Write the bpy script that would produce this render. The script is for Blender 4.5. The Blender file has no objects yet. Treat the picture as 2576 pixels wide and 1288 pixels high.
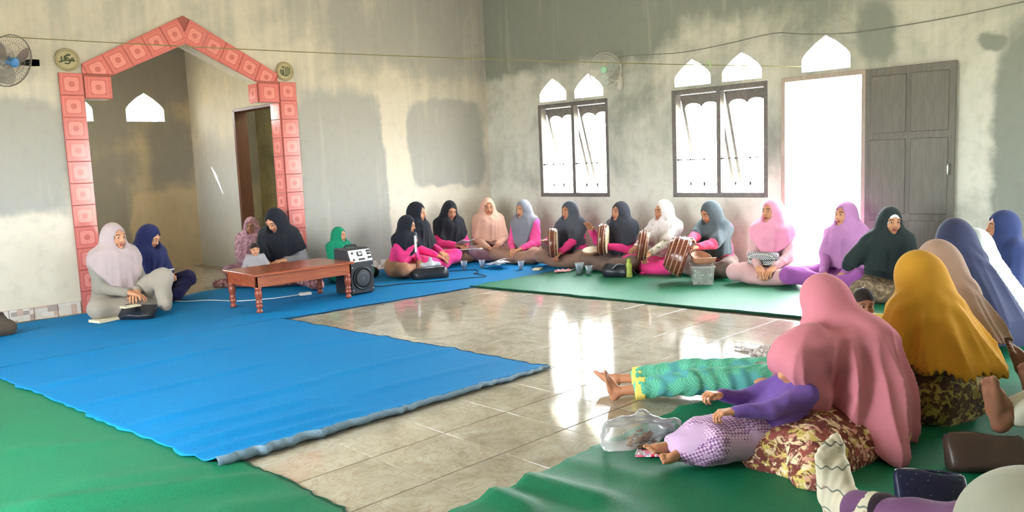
import bpy, bmesh, math, random
import numpy as np
from mathutils import Vector, Matrix

random.seed(7); RNG = np.random.default_rng(7)
SC = bpy.context.scene
COL = SC.collection
pi = math.pi

# ------------------------------------------------------------------ camera
FOC, YAW, PIT, ROL = 2018.6, math.radians(46.0), math.radians(6.715), math.radians(-2.334)
CAM = np.array([7.72, 8.37, 1.28])
_fw = np.array([-math.cos(PIT) * math.cos(YAW), -math.cos(PIT) * math.sin(YAW), -math.sin(PIT)])
_r0 = np.cross(_fw, [0, 0, 1]); _r0 /= np.linalg.norm(_r0); _u0 = np.cross(_r0, _fw)
_rt = math.cos(ROL) * _r0 + math.sin(ROL) * _u0
_up = -math.sin(ROL) * _r0 + math.cos(ROL) * _u0
cd = bpy.data.cameras.new('camera'); cam = bpy.data.objects.new('camera', cd); COL.objects.link(cam)
cd.sensor_fit = 'HORIZONTAL'; cd.sensor_width = 36.0; cd.lens = FOC / 2576 * 36.0
cd.clip_start = 0.05; cd.clip_end = 300
cam.matrix_world = Matrix(((_rt[0], _up[0], -_fw[0], CAM[0]), (_rt[1], _up[1], -_fw[1], CAM[1]),
                           (_rt[2], _up[2], -_fw[2], CAM[2]), (0, 0, 0, 1)))
SC.camera = cam

def _ray(px, py): return _fw * FOC + _rt * (px - 1288) - _up * (py - 644)
def at(px, py, z=0.0):            # point of the room at height z that the photograph shows at (px, py)
    d = _ray(px, py); return CAM + d * ((z - CAM[2]) / d[2])
def onx(px, py, x=0.0):
    d = _ray(px, py); return CAM + d * ((x - CAM[0]) / d[0])
def ony(px, py, y=0.0):
    d = _ray(px, py); return CAM + d * ((y - CAM[1]) / d[1])

# ------------------------------------------------------------------ world, sun, exposure
WORLD_L, SUN_E, EXPO = 30.0, 70.0, 0.62
w = bpy.data.worlds.new('sky'); SC.world = w; w.use_nodes = True
bg = w.node_tree.nodes['Background']
bg.inputs[0].default_value = (0.93, 0.97, 1.0, 1); bg.inputs[1].default_value = WORLD_L
sl = bpy.data.lights.new('sun', 'SUN'); sl.energy = SUN_E; sl.angle = math.radians(0.6); sl.color = (1, .95, .86)
sun = bpy.data.objects.new('sun', sl); COL.objects.link(sun)
sun.rotation_euler = Vector((-.60, .94, -1.12)).to_track_quat('-Z', 'Y').to_euler()
SC.view_settings.view_transform = 'Standard'; SC.view_settings.look = 'None'
SC.view_settings.gamma = 1.0; SC.view_settings.exposure = EXPO; SC.view_settings.use_curve_mapping = False
SC.cycles.max_bounces = 10; SC.cycles.diffuse_bounces = 6; SC.cycles.glossy_bounces = 4
SC.cycles.transparent_max_bounces = 12; SC.cycles.sample_clamp_indirect = 6.0; SC.cycles.use_denoising = True

def portal(loc, look, sx, sy):
    l = bpy.data.lights.new('window_portal', 'AREA'); l.shape = 'RECTANGLE'; l.size = sx; l.size_y = sy
    l.cycles.is_portal = True
    o = bpy.data.objects.new('window_portal', l); COL.objects.link(o); o.location = loc
    o.rotation_euler = Vector(look).to_track_quat('-Z', 'Z').to_euler()
RX, RY, RZ = 8.42, 9.9, 4.1       # room size
for yy in (1.56, 3.65, 7.9): portal((-.30, yy, 1.55), (1, 0, 0), 1.3, 1.6)
portal((-.30, 4.82, 1.2), (1, 0, 0), .95, 2.5)
for yy in (1.56, 3.65): portal((RX + .30, yy, 1.55), (-1, 0, 0), 1.3, 1.6)
portal((RX + .30, 4.82, 1.2), (-1, 0, 0), .95, 2.5)
portal((1.7, RY + .3, 1.05), (0, -1, 0), 1.0, 2.2); portal((5.8, -1.65, 1.5), (-1, 0, 0), .6, 1.0)
portal((3.56, -3.3, 2.2), (0, 1, 0), .55, .45); portal((4.50, -3.3, 2.2), (0, 1, 0), .55, .45)

# ------------------------------------------------------------------ object helpers
def tag(o, label=None, cat=None, group=None, kind=None):
    if label: o['label'] = label
    if cat: o['category'] = cat
    if group: o['group'] = group
    if kind: o['kind'] = kind
    return o
def link(name, me, m=None, parent=None, loc=None, rot=None, smooth=False):
    o = bpy.data.objects.new(name, me); COL.objects.link(o)
    if m is not None:
        for mm in (m if isinstance(m, (list, tuple)) else [m]): me.materials.append(mm)
    if parent is not None: o.parent = parent
    if loc is not None: o.location = loc
    if rot is not None: o.rotation_euler = rot
    if smooth and len(me.polygons): me.polygons.foreach_set('use_smooth', [True] * len(me.polygons))
    return o
def empty(name, loc=(0, 0, 0), rz=0.0):
    o = bpy.data.objects.new(name, None); COL.objects.link(o); o.location = loc; o.rotation_euler = (0, 0, rz)
    o.empty_display_size = .1; return o
def bm_obj(name, bm, m=None, parent=None, loc=None, rot=None, smooth=False):
    me = bpy.data.meshes.new(name); bm.to_mesh(me); bm.free()
    return link(name, me, m, parent, loc, rot, smooth)
def add_box(bm, c, s, rot=None, bevel=0.0):
    g = bmesh.ops.create_cube(bm, size=1.0); vs = g['verts']
    bmesh.ops.scale(bm, vec=s, verts=vs)
    if bevel:
        es = list({e for v in vs for e in v.link_edges})
        r = bmesh.ops.bevel(bm, geom=es, offset=bevel, segments=2, profile=.5, affect='EDGES')
        vs = list({v for f in r['faces'] for v in f.verts} | {v for v in vs if v.is_valid})
    if rot is not None: bmesh.ops.rotate(bm, cent=(0, 0, 0), matrix=rot, verts=vs)
    bmesh.ops.translate(bm, vec=c, verts=vs)
    return vs
def box(name, c, s, m, parent=None, bevel=0.0, rot=None):
    bm = bmesh.new(); add_box(bm, (0, 0, 0), s, None, bevel)
    return bm_obj(name, bm, m, parent, c, rot)
def pydata(name, V, F, m=None, parent=None, smooth=False, loc=None, rot=None):
    me = bpy.data.meshes.new(name); me.from_pydata([tuple(v) for v in V], [], F); me.update()
    return link(name, me, m, parent, loc, rot, smooth)
def lathe_vf(prof, n=24, caps=True):
    V, F = [], []
    for r, z in prof:
        for k in range(n):
            a = 2 * pi * k / n; V.append((r * math.cos(a), r * math.sin(a), z))
    for i in range(len(prof) - 1):
        for k in range(n):
            k2 = (k + 1) % n; F.append((i * n + k, i * n + k2, (i + 1) * n + k2, (i + 1) * n + k))
    if caps:
        F.append(tuple(range(n - 1, -1, -1))); b = (len(prof) - 1) * n; F.append(tuple(range(b, b + n)))
    return V, F
def lathe(name, prof, m, parent=None, n=24, loc=None, rot=None, caps=True):
    V, F = lathe_vf(prof, n, caps)
    return pydata(name, V, F, m, parent, True, loc, rot)
def tube_vf(pts, r, n=6, closed=False):
    pts = [Vector(p) for p in pts]; V, F = [], []; N = len(pts); up = None
    for i, p in enumerate(pts):
        if closed: t = pts[(i + 1) % N] - pts[i - 1]
        else: t = pts[min(i + 1, N - 1)] - pts[max(i - 1, 0)]
        if t.length < 1e-9: t = Vector((0, 0, 1))
        t.normalize()
        if up is None: up = Vector((0, 0, 1)) if abs(t.z) < .9 else Vector((1, 0, 0))
        a = up - t * up.dot(t)
        if a.length < 1e-6: a = t.orthogonal()
        a.normalize(); b = t.cross(a); up = a
        rr = r[i] if hasattr(r, '__len__') else r
        for k in range(n):
            q = 2 * pi * k / n; V.append(p + a * (rr * math.cos(q)) + b * (rr * math.sin(q)))
    M = N if closed else N - 1
    for i in range(M):
        j = (i + 1) % N
        for k in range(n):
            k2 = (k + 1) % n; F.append((i * n + k, i * n + k2, j * n + k2, j * n + k))
    if not closed:
        F.append(tuple(range(n - 1, -1, -1))); F.append(tuple(range((N - 1) * n, N * n)))
    return V, F
def tube(name, pts, r, m, parent=None, n=6, closed=False, loc=None, rot=None):
    V, F = tube_vf(pts, r, n, closed); return pydata(name, V, F, m, parent, True, loc, rot)
def multi(parts):
    V, F = [], []
    for v, f in parts:
        b = len(V); V += list(v); F += [tuple(i + b for i in q) for q in f]
    return V, F
def spline_pts(P, n=8):
    P = [np.array(p, float) for p in P]; out = []
    for i in range(len(P) - 1):
        p0, p1, p2, p3 = P[max(i - 1, 0)], P[i], P[i + 1], P[min(i + 2, len(P) - 1)]
        for k in range(n):
            t = k / n
            out.append(.5 * ((2 * p1) + (p2 - p0) * t + (2 * p0 - 5 * p1 + 4 * p2 - p3) * t * t + (3 * p1 - p0 - 3 * p2 + p3) * t ** 3))
    out.append(P[-1]); return out
def shape2d(name, loops, depth, m, parent=None, frame=None, bevel=0.0):
    """flat outline with holes, extruded; frame = 4x4 that carries (u, v, w) into the scene"""
    cu = bpy.data.curves.new(name, 'CURVE'); cu.dimensions = '2D'; cu.fill_mode = 'BOTH'; cu.extrude = depth / 2
    cu.bevel_depth = bevel; cu.bevel_resolution = 1
    for lp in loops:
        s = cu.splines.new('POLY'); s.points.add(len(lp) - 1); s.use_cyclic_u = True
        for p, q in zip(s.points, lp): p.co = (q[0], q[1], 0, 1)
    o = bpy.data.objects.new(name, cu); COL.objects.link(o)
    dg = bpy.context.evaluated_depsgraph_get(); me = bpy.data.meshes.new_from_object(o.evaluated_get(dg))
    COL.objects.unlink(o); bpy.data.objects.remove(o); bpy.data.curves.remove(cu)
    me.name = name
    if frame is not None: me.transform(frame)
    return link(name, me, m, parent)
def dup(root, label=None, loc=None, rz=None, group=None):
    r = root.copy(); COL.objects.link(r)
    if loc is not None: r.location = loc
    if rz is not None: r.rotation_euler = (0, 0, rz)
    if label: r['label'] = label
    if group: r['group'] = group
    for ch in list(root.children):
        c = ch.copy(); COL.objects.link(c); c.parent = r
        for g in ch.children:
            d = g.copy(); COL.objects.link(d); d.parent = c
    return r

# ------------------------------------------------------------------ materials
def lin(c): return tuple(((x / 255) / 12.92 if x / 255 <= .04045 else ((x / 255 + .055) / 1.055) ** 2.4) for x in c)
class NT:
    def __init__(s, name):
        s.m = bpy.data.materials.new(name); s.m.use_nodes = True; s.t = s.m.node_tree
        s.b = s.t.nodes['Principled BSDF']; s.out = s.t.nodes['Material Output']
        s.tc = s.t.nodes.new('ShaderNodeTexCoord')
    def n(s, typ, **kw):
        o = s.t.nodes.new('ShaderNode' + typ)
        for k, v in kw.items(): setattr(o, k, v)
        return o
    def l(s, a, b): s.t.links.new(a, b)
    def val(s, sock, v):
        if hasattr(v, 'is_output'): s.l(v, sock)
        else: sock.default_value = v
    def math(s, op, a, b=0.0, c=0.0, clamp=False):
        o = s.n('Math', operation=op); o.use_clamp = clamp
        for k, v in enumerate((a, b, c)): s.val(o.inputs[k], v)
        return o.outputs[0]
    def noise(s, scale, detail=3, vec=None, rough=.55, dist=0.0):
        o = s.n('TexNoise'); o.inputs['Scale'].default_value = scale; o.inputs['Detail'].default_value = detail
        o.inputs['Roughness'].default_value = rough; o.inputs['Distortion'].default_value = dist
        s.l(vec if vec is not None else s.tc.outputs['Object'], o.inputs['Vector']); return o.outputs['Fac']
    def mapping(s, scale=(1, 1, 1), rot=(0, 0, 0), loc=(0, 0, 0), src='Object'):
        o = s.n('Mapping'); o.inputs['Scale'].default_value = scale; o.inputs['Rotation'].default_value = rot
        o.inputs['Location'].default_value = loc; s.l(s.tc.outputs[src], o.inputs['Vector']); return o.outputs[0]
    def mix(s, fac, a, b, blend='MIX'):
        o = s.n('Mix', data_type='RGBA', blend_type=blend); s.val(o.inputs[0], fac)
        for k, v in ((6, a), (7, b)):
            if hasattr(v, 'is_output'): s.l(v, o.inputs[k])
            else: o.inputs[k].default_value = (*v[:3], 1)
        return o.outputs[2]
    def ramp(s, fac, stops, interp='LINEAR'):
        o = s.n('ValToRGB'); o.color_ramp.interpolation = interp; e = o.color_ramp.elements
        while len(e) < len(stops): e.new(.5)
        for k, (p, c) in enumerate(stops): e[k].position = p; e[k].color = (*c[:3], 1)
        s.l(fac, o.inputs[0]); return o.outputs[0]
    def step(s, v, a, b): return s.n_map(v, a, b)
    def n_map(s, v, a, b):
        o = s.n('MapRange', interpolation_type='SMOOTHSTEP'); s.val(o.inputs[0], v)
        o.inputs[1].default_value = a; o.inputs[2].default_value = b; o.inputs[3].default_value = 0; o.inputs[4].default_value = 1
        return o.outputs[0]
    def bump(s, h, strength=.3, dist=.002):
        o = s.n('Bump'); o.inputs['Strength'].default_value = strength; o.inputs['Distance'].default_value = dist
        s.l(h, o.inputs['Height']); s.l(o.outputs[0], s.b.inputs['Normal'])
    def col(s, c): s.val(s.b.inputs['Base Color'], c if hasattr(c, 'is_output') else (*c[:3], 1))
    def set(s, rough=.8, spec=.4, metal=0.0):
        s.b.inputs['Roughness'].default_value = rough; s.b.inputs['Specular IOR Level'].default_value = spec
        s.b.inputs['Metallic'].default_value = metal
MATS = {}
def plain(name, c, rough=.6, spec=.4, metal=0.0, var=.06, scale=30, bump=0.0):
    if name in MATS: return MATS[name]
    k = NT(name); k.set(rough, spec, metal); c = lin(c)
    f = k.noise(scale, 3)
    k.col(k.mix(f, [x * (1 - var) for x in c], [min(1, x * (1 + var)) for x in c]))
    if bump: k.bump(f, bump)
    MATS[name] = k.m; return k.m
def fabric(name, c, rough=.9, var=.08):
    if name in MATS: return MATS[name]
    k = NT(name); k.set(rough, .15); c = lin(c)
    f = k.noise(14, 4); g = k.noise(420, 2)
    k.col(k.mix(k.math('ADD', k.math('MULTIPLY', f, .6), k.math('MULTIPLY', g, .4)), [x * (1 - 2 * var) for x in c], [min(1, x * (1 + 2 * var)) for x in c]))
    k.bump(g, .25, .0012); k.b.inputs['Sheen Weight'].default_value = .08
    MATS[name] = k.m; return k.m
def blotch(name, base, cols, scale=28, seed=0.0, thr=.52):
    """printed flower / batik cloth: blotches of several colours on a ground"""
    if name in MATS: return MATS[name]
    k = NT(name); k.set(.85, .2); cur = lin(base)
    for i, c in enumerate(cols):
        v = k.mapping((1, 1, 1), loc=(seed + 3.1 * i, 1.7 * i, 2.3 * i))
        f = k.noise(scale * (1 + .25 * (i % 3)), 4, v, .65, .6)
        cur = k.mix(k.n_map(f, thr + .03 * (i % 2), thr + .07 + .03 * (i % 2)), cur, lin(c))
    k.col(cur); k.bump(k.noise(400, 2), .2, .001)
    MATS[name] = k.m; return k.m
def checked(name, a, b, scale, c=None, rot=(.3, .2, .7)):
    if name in MATS: return MATS[name]
    k = NT(name); k.set(.85, .2); o = k.n('TexChecker'); o.inputs['Scale'].default_value = scale
    k.l(k.mapping(rot=rot), o.inputs['Vector']); o.inputs[1].default_value = (*lin(a), 1); o.inputs[2].default_value = (*lin(b), 1)
    cur = o.outputs[0]
    if c: cur = k.mix(k.n_map(k.noise(7, 2), .48, .52), cur, lin(c))
    k.col(cur); MATS[name] = k.m; return k.m
def clear(name, tint=(1, 1, 1), gloss=.25, opacity=.12, col=(235, 240, 245)):
    """thin clear plastic or pane: mostly see-through, with a gloss and a little body colour"""
    if name in MATS: return MATS[name]
    k = NT(name); tr = k.n('BsdfTransparent'); tr.inputs[0].default_value = (*tint, 1)
    k.set(.08, .6); k.col(lin(col)); fr = k.n('Fresnel'); fr.inputs[0].default_value = 1.45
    fac = k.math('ADD', k.math('MULTIPLY', fr.outputs[0], gloss * 2), opacity, clamp=True)
    mx = k.n('MixShader'); k.l(fac, mx.inputs[0]); k.l(tr.outputs[0], mx.inputs[1]); k.l(k.b.outputs[0], mx.inputs[2])
    k.l(mx.outputs[0], k.out.inputs['Surface']); MATS[name] = k.m; return k.m
def wood(name, a, b, scale=6, rough=.35, axis=(1, 12, 12)):
    if name in MATS: return MATS[name]
    k = NT(name); k.set(rough, .5); f = k.noise(scale, 5, k.mapping(axis), .6, 1.2)
    k.col(k.ramp(f, [(.3, lin(a)), (.7, lin(b))])); k.bump(f, .08); MATS[name] = k.m; return k.m

def plaster(name, cream, grey, patches, streak=.5, lo=.38, hi=.70, coords=None):
    """unpainted cement render with whitewash remains; patches = (u0, v0, u1, v1, soft, amount of grey +/-, round)"""
    k = NT(name); k.set(.92, .2); sep = k.n('SeparateXYZ'); k.l(k.tc.outputs['Object'], sep.inputs[0])
    u = sep.outputs[0] if coords != 'y' else sep.outputs[1]; v = sep.outputs[2]
    big = k.noise(.9, 5, None, .6, .4); st = k.noise(1.0, 4, k.mapping((7, 7, .55)), .6)
    fine = k.noise(9, 4); wob = k.math('SUBTRACT', k.noise(2.6, 4), .5); wob2 = k.math('SUBTRACT', k.noise(2.6, 4, k.mapping(loc=(5, 3, 7))), .5)
    uu = k.math('ADD', u, k.math('MULTIPLY', wob, .20)); vv = k.math('ADD', v, k.math('MULTIPLY', wob2, .20))
    tot = k.math('ADD', k.math('MULTIPLY', big, 1 - streak * .5), k.math('MULTIPLY', st, streak * .5))
    for (u0, v0, u1, v1, soft, amt, rnd) in patches:
        cu, cv, ru, rv = (u0 + u1) / 2, (v0 + v1) / 2, abs(u1 - u0) / 2, abs(v1 - v0) / 2
        du = k.math('DIVIDE', k.math('ABSOLUTE', k.math('SUBTRACT', uu, cu)), ru)
        dv = k.math('DIVIDE', k.math('ABSOLUTE', k.math('SUBTRACT', vv, cv)), rv)
        d = k.math('POWER', k.math('ADD', k.math('POWER', du, rnd), k.math('POWER', dv, rnd)), 1 / rnd)
        msk = k.math('SUBTRACT', 1.0, k.n_map(d, 1 - 1.6 * soft, 1 + 1.6 * soft))
        tot = k.math('ADD', tot, k.math('MULTIPLY', msk, amt))
    f = k.n_map(tot, lo, hi)
    c = k.mix(f, lin(cream), lin(grey))
    c = k.mix(k.math('MULTIPLY', k.n_map(fine, .45, .8), .22), c, [x * .72 for x in lin(grey)])
    c = k.mix(k.math('MULTIPLY', k.n_map(st, .55, .75), .2), c, lin((215, 208, 190)))
    k.col(c); k.bump(k.math('ADD', fine, k.noise(60, 3)), .25, .004)
    return k.m

# ================================================================== the building
CREAM, GREY = (210, 203, 187), (162, 162, 156)
m_left = plaster('render_left', CREAM, GREY, [(1.78, -.2, 2.95, 2.15, .10, .34, 6), (.10, .98, 1.42, 2.12, .06, .24, 5),
    (1.42, .0, 1.76, 2.35, .25, -.35, 6), (-.2, -.2, 1.5, .92, .12, -.35, 8), (5.45, .98, 7.2, 2.02, .12, .34, 6),
    (5.3, -.2, 8.5, .9, .12, -.35, 8), (-.3, 2.45, 2.5, 4.6, .1, .16, 8), (4.6, 2.5, 9, 4.6, .2, .04, 6)], .75)
m_right = plaster('render_right', (208, 208, 198), (132, 138, 132), [(-.3, 2.5, 3.1, 4.6, .12, .45, 8), (3.1, 2.72, 9.9, 4.6, .15, .30, 8),  # top patches of grey also paint in the shade of the backlit upper wall
    (5.15, 2.1, 5.5, 2.6, .3, .25, 3), (6.3, -.2, 6.75, 2.2, .15, .28, 6), (6.20, 2.05, 6.35, 2.20, .3, .25, 2), (-.1, -.2, 5, .9, .2, -.22, 8)], .45, coords='y')
m_niche = plaster('render_niche', (192, 176, 146), (146, 142, 132), [(3.85, 1.2, 5.5, 2.6, .2, .25, 6), (2.95, 1.15, 3.55, 2.0, .3, .34, 3), (3.9, -.2, 5.5, 1.2, .1, .32, 6),
    (2.9, -.2, 3.85, 1.0, .12, -.3, 8), (2.9, 2.3, 5.5, 3.5, .1, .2, 8)], .5)
m_nside = plaster('render_niche_side', (190, 184, 166), (164, 162, 154), [(-3.0, -.2, -1.5, 1.6, .2, .2, 5)], .5, coords='y')
m_other = plaster('render_other', CREAM, GREY, [], .5)
m_white = plaster('whitewash', (225, 214, 170), (150, 148, 132), [(-1.2, 1.35, -.2, 3.2, .08, .5, 6), (-.75, -.2, .2, 1.6, .15, .4, 4)], .4, coords='y')
m_ceil = plain('ceiling_boards', (205, 200, 188), .9)
m_concrete = plain('bare_concrete', (176, 172, 164), .95, scale=3)
m_ground = plain('sunlit_ground', (190, 178, 155), .95, scale=.8)

def FX(off): return Matrix(((1, 0, 0, 0), (0, 0, 1, off), (0, 1, 0, 0), (0, 0, 0, 1)))     # outline in x,z
def FY(off): return Matrix(((0, 0, 1, off), (1, 0, 0, 0), (0, 1, 0, 0), (0, 0, 0, 1)))     # outline in y,z
def rect(a, b, c, d): return [(a, b), (c, b), (c, d), (a, d)]
def lancet(c, hw=.23, z0=2.03, zs=2.12, zp=2.315):
    def arc(s): return [(c + s * hw * q, zs + (zp - zs) * w_) for q, w_ in ((1, 0), (.965, .12), (.80, .34), (.42, .70), (0.001, 1.0))]
    r = arc(1); l = arc(-1)[::-1][1:]
    return [(c - hw, z0), (c + hw, z0)] + r + l
def wall(name, loops, th, m, frame):
    o = shape2d(name, loops, th, m, None, frame)
    if frame.determinant() < 0: o.data.flip_normals()
    return tag(o, kind='structure')
ARCH = [(3.17, 0), (5.20, 0), (5.20, 2.04), (4.955, 2.04), (4.955, 2.25), (4.19, 2.615), (3.42, 2.25), (3.42, 2.04), (3.17, 2.04)]
TH = .2
left_outline = [(-TH, -.3), (3.17, -.3), (3.17, 2.04), (3.42, 2.04), (3.42, 2.25), (4.19, 2.615), (4.955, 2.25), (4.955, 2.04), (5.20, 2.04), (5.20, -.3), (RX + TH, -.3), (RX + TH, RZ), (-TH, RZ)]
W_MIH = wall('wall_back', [left_outline], TH, m_left, FX(-TH / 2))
def side_holes(cs):
    H = []
    for c in cs:
        H += [rect(c - .585, .80, c + .585, 1.995), lancet(c - .31), lancet(c + .29)]
    H.append([(4.39, -.31), (5.24, -.31), (5.24, 2.0), (4.39, 2.0)]); H.append(lancet(4.84, .24, 2.035, 2.15, 2.365))
    return H
def side_wall(name, m, off, cs=(1.56, 3.65, 7.9)):
    H = side_holes(cs); door = H.pop(-2)
    out = [(0, -.3), (4.39, -.3), (4.39, 2.0), (5.24, 2.0), (5.24, -.3), (RY, -.3), (RY, RZ), (0, RZ)]
    return wall(name, [out] + H, .15, m, FY(off))
W_RIGHT = side_wall('wall_right', m_right, -.075)
W_OPP = side_wall('wall_left', m_other, RX + .075, (1.56, 3.65))
out = [(-.15, -.3)]
for c in (1.7,): out += [(c - .45, -.3), (c - .45, 2.05), (c + .45, 2.05), (c + .45, -.3)]
out += [(RX + .15, -.3), (RX + .15, RZ), (-.15, RZ)]
wall('wall_front', [out], .15, m_other, FX(RY + .075))
tag(box('ceiling', (RX / 2, RY / 2, RZ + .05), (RX + 2.4, RY + 2.4, .1), m_ceil), kind='structure')
tag(box('added_sunshade', (RX + .95, RY / 2 - .3, 3.05), (1.6, RY + 3.0, .08), m_ceil), kind='structure')  # slab added out of view to keep sun off the opposite windows
# niche behind the arch
NB = -2.98
nb = [(2.95, -.1), (5.47, -.1), (5.47, 3.3), (2.95, 3.3)]
wall('wall_niche_back', [nb, lancet(3.555, .25, 2.02, 2.17, 2.40), lancet(4.47, .25, 2.02, 2.17, 2.40)], .26, m_niche, FX(NB - .13))
wall('wall_niche_right', [[(NB - .14, -.1), (-1.62, -.1), (-1.62, 2.09), (-.56, 2.09), (-.56, -.1), (-.2, -.1), (-.2, 3.3), (NB - .14, 3.3)]], .14, m_nside, FY(2.88))
wall('wall_niche_left', [[(NB - .14, -.1), (-.2, -.1), (-.2, 3.3), (NB - .14, 3.3)], rect(-1.95, 1.0, -1.35, 1.95)], .14, m_nside, FY(5.54))  # side opening added out of view to let more light into the niche
tag(box('added_sunshade_niche', (6.2, -1.6, 2.35), (1.3, 3.2, .06), m_ceil), kind='structure')  # added out of view to stop sun entering the niche opening
tag(box('ceiling_niche', (4.2, -1.7, 3.34), (2.9, 3.1, .08), m_ceil), kind='structure')
tag(box('wall_passage', (1.98, -1.5, 1.4), (.12, 2.9, 3.0), m_white), kind='structure')
tag(box('wall_passage_end', (2.4, -2.9, 1.4), (.8, .12, 3.0), m_white), kind='structure')
tag(box('ceiling_passage', (2.1, -1.9, 2.95), (1.6, 1.9, .08), m_ceil), kind='structure')
tag(box('ground', (4, 4, -.36), (160, 160, .1), m_ground), kind='structure')
m_jamb = wood('jamb_brown', (74, 44, 30), (98, 60, 42), 5, .5, (8, 8, 1))
dj = tag(box('door_2', (2.88, -1.60, 1.04), (.17, .05, 2.08), m_jamb, None, .004), kind='structure')
box('jamb', (2.88, -.57, 1.04), (.17, .03, 2.08), m_jamb, None, .004).parent = dj
dj.children[0].matrix_parent_inverse = Matrix.Translation((-2.88, 1.60, -1.04))
hd = box('head', (2.88, -1.085, 2.07), (.17, 1.05, .035), m_jamb, None, .004); hd.parent = dj; hd.matrix_parent_inverse = Matrix.Translation((-2.88, 1.60, -1.04))

# ---- floor: slab with the tiles of the open part laid one by one
m_slab = plain('floor_bed', (150, 140, 120), .5)
def marble():
    k = NT('beige_marble_tile'); k.set(.07, .55)
    oi = k.n('ObjectInfo'); v = k.n('VectorMath', operation='ADD'); k.l(k.tc.outputs['Object'], v.inputs[0])
    sc = k.n('VectorMath', operation='SCALE'); sc.inputs[0].default_value = (37, 61, 17); k.l(oi.outputs['Random'], sc.inputs['Scale']); k.l(sc.outputs[0], v.inputs[1])
    a = k.noise(2.6, 6, v.outputs[0], .62, 1.6); b = k.noise(7, 5, v.outputs[0], .6, 2.2)
    c = k.ramp(a, [(.28, lin((138, 129, 112))), (.5, lin((166, 159, 142))), (.75, lin((182, 177, 162)))])
    ridge = k.math('ABSOLUTE', k.math('SUBTRACT', b, .5))
    c = k.mix(k.math('MULTIPLY', k.math('SUBTRACT', 1.0, k.n_map(ridge, 0.0, .045)), .45), c, lin((136, 118, 92)))
    k.col(c); r = k.math('ADD', .05, k.math('MULTIPLY', k.noise(3, 3), .05)); k.l(r, k.b.inputs['Roughness'])
    return k.m
m_tile = marble()
floor = tag(box('floor', (RX / 2, 3.4, -.155), (RX + .4, 13.0, .29), m_slab), kind='structure')
TP = .412
bm = bmesh.new(); add_box(bm, (0, 0, 0), (TP - .005, TP - .005, .010), None, .0015)
tile_me = bpy.data.meshes.new('floor_tile'); bm.to_mesh(tile_me); bm.free(); tile_me.materials.append(m_tile)
def tile_at(x, y):
    o = bpy.data.objects.new('floor_tile', tile_me); COL.objects.link(o); o.parent = floor
    o.matrix_parent_inverse = Matrix.Translation((-RX / 2, -3.4, .155)); o.location = (x, y, -.005); o.rotation_euler = (0, 0, random.choice((0, pi / 2, pi, -pi / 2)))
for i in range(-4, 8):
    for j in range(-4, 8): tile_at(4.98 - TP / 2 + (i - 3) * TP + TP, 5.44 - TP / 2 + (j - 4) * TP)
for i in range(6):
    for j in range(7): tile_at(3.15 + TP / 2 + i * TP, .02 - TP / 2 - j * TP)

# ---- pink tiles of the arch
def pink_tile():
    k = NT('pink_relief_tile'); k.set(.16, .5); sp = k.n('SeparateXYZ'); k.l(k.tc.outputs['Object'], sp.inputs[0])
    u = k.math('ABSOLUTE', sp.outputs[0]); v = k.math('ABSOLUTE', sp.outputs[2])
    mx = k.math('MAXIMUM', u, v); sm = k.math('ADD', u, v); r = k.math('SQRT', k.math('ADD', k.math('MULTIPLY', u, u), k.math('MULTIPLY', v, v)))
    base, light, dark = lin((192, 108, 103)), lin((220, 146, 139)), lin((180, 100, 94))
    f = k.noise(40, 3); c = k.mix(f, [x * .92 for x in base], [x * 1.06 for x in base])
    band = k.math('MULTIPLY', k.n_map(mx, .0805, .082), k.math('SUBTRACT', 1.0, k.n_map(mx, .085, .0865)))
    c = k.mix(k.math('MULTIPLY', band, .55), c, light)
    sq = k.math('MULTIPLY', k.math('SUBTRACT', 1.0, k.n_map(mx, .060, .0625)), k.math('SUBTRACT', 1.0, k.n_map(sm, .104, .107)))
    c = k.mix(k.math('MULTIPLY', sq, .75), c, light)
    ring = k.math('MULTIPLY', k.n_map(r, .043, .0445), k.math('SUBTRACT', 1.0, k.n_map(r, .047, .0485)))
    c = k.mix(k.math('MULTIPLY', ring, .45), c, dark)
    c = k.mix(k.math('MULTIPLY', k.math('SUBTRACT', 1.0, k.n_map(r, .026, .031)), .9), c, dark)
    k.col(c); k.bump(k.math('ADD', k.math('MULTIPLY', sq, .6), k.math('MULTIPLY', f, .2)), .35, .003)
    return k.m
m_pink = pink_tile()
PT = .2065
arch = tag(shape2d('trim_1', [[(2.962, 0), (3.172, 0), (3.172, 2.038), (3.425, 2.038), (3.425, 2.252), (4.19, 2.617), (4.95, 2.252), (4.95, 2.038), (5.198, 2.038), (5.198, 0), (5.408, 0),
      (5.408, 2.272), (5.2, 2.272), (5.2, 2.36), (4.19, 2.90), (3.18, 2.36), (3.18, 2.272), (2.962, 2.272)]], .008, plain('tile_bed', (150, 82, 74), .6), None, FX(.003)), kind='structure')
def clip_poly(P, n, d):
    out = []
    for i in range(len(P)):
        a, b = P[i], P[(i + 1) % len(P)]; da = a[0] * n[0] + a[1] * n[1] - d; db = b[0] * n[0] + b[1] * n[1] - d
        if da <= 0: out.append(a)
        if da * db < 0: t = da / (da - db); out.append((a[0] + (b[0] - a[0]) * t, a[1] + (b[1] - a[1]) * t))
    return out
_tc = {}
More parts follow.
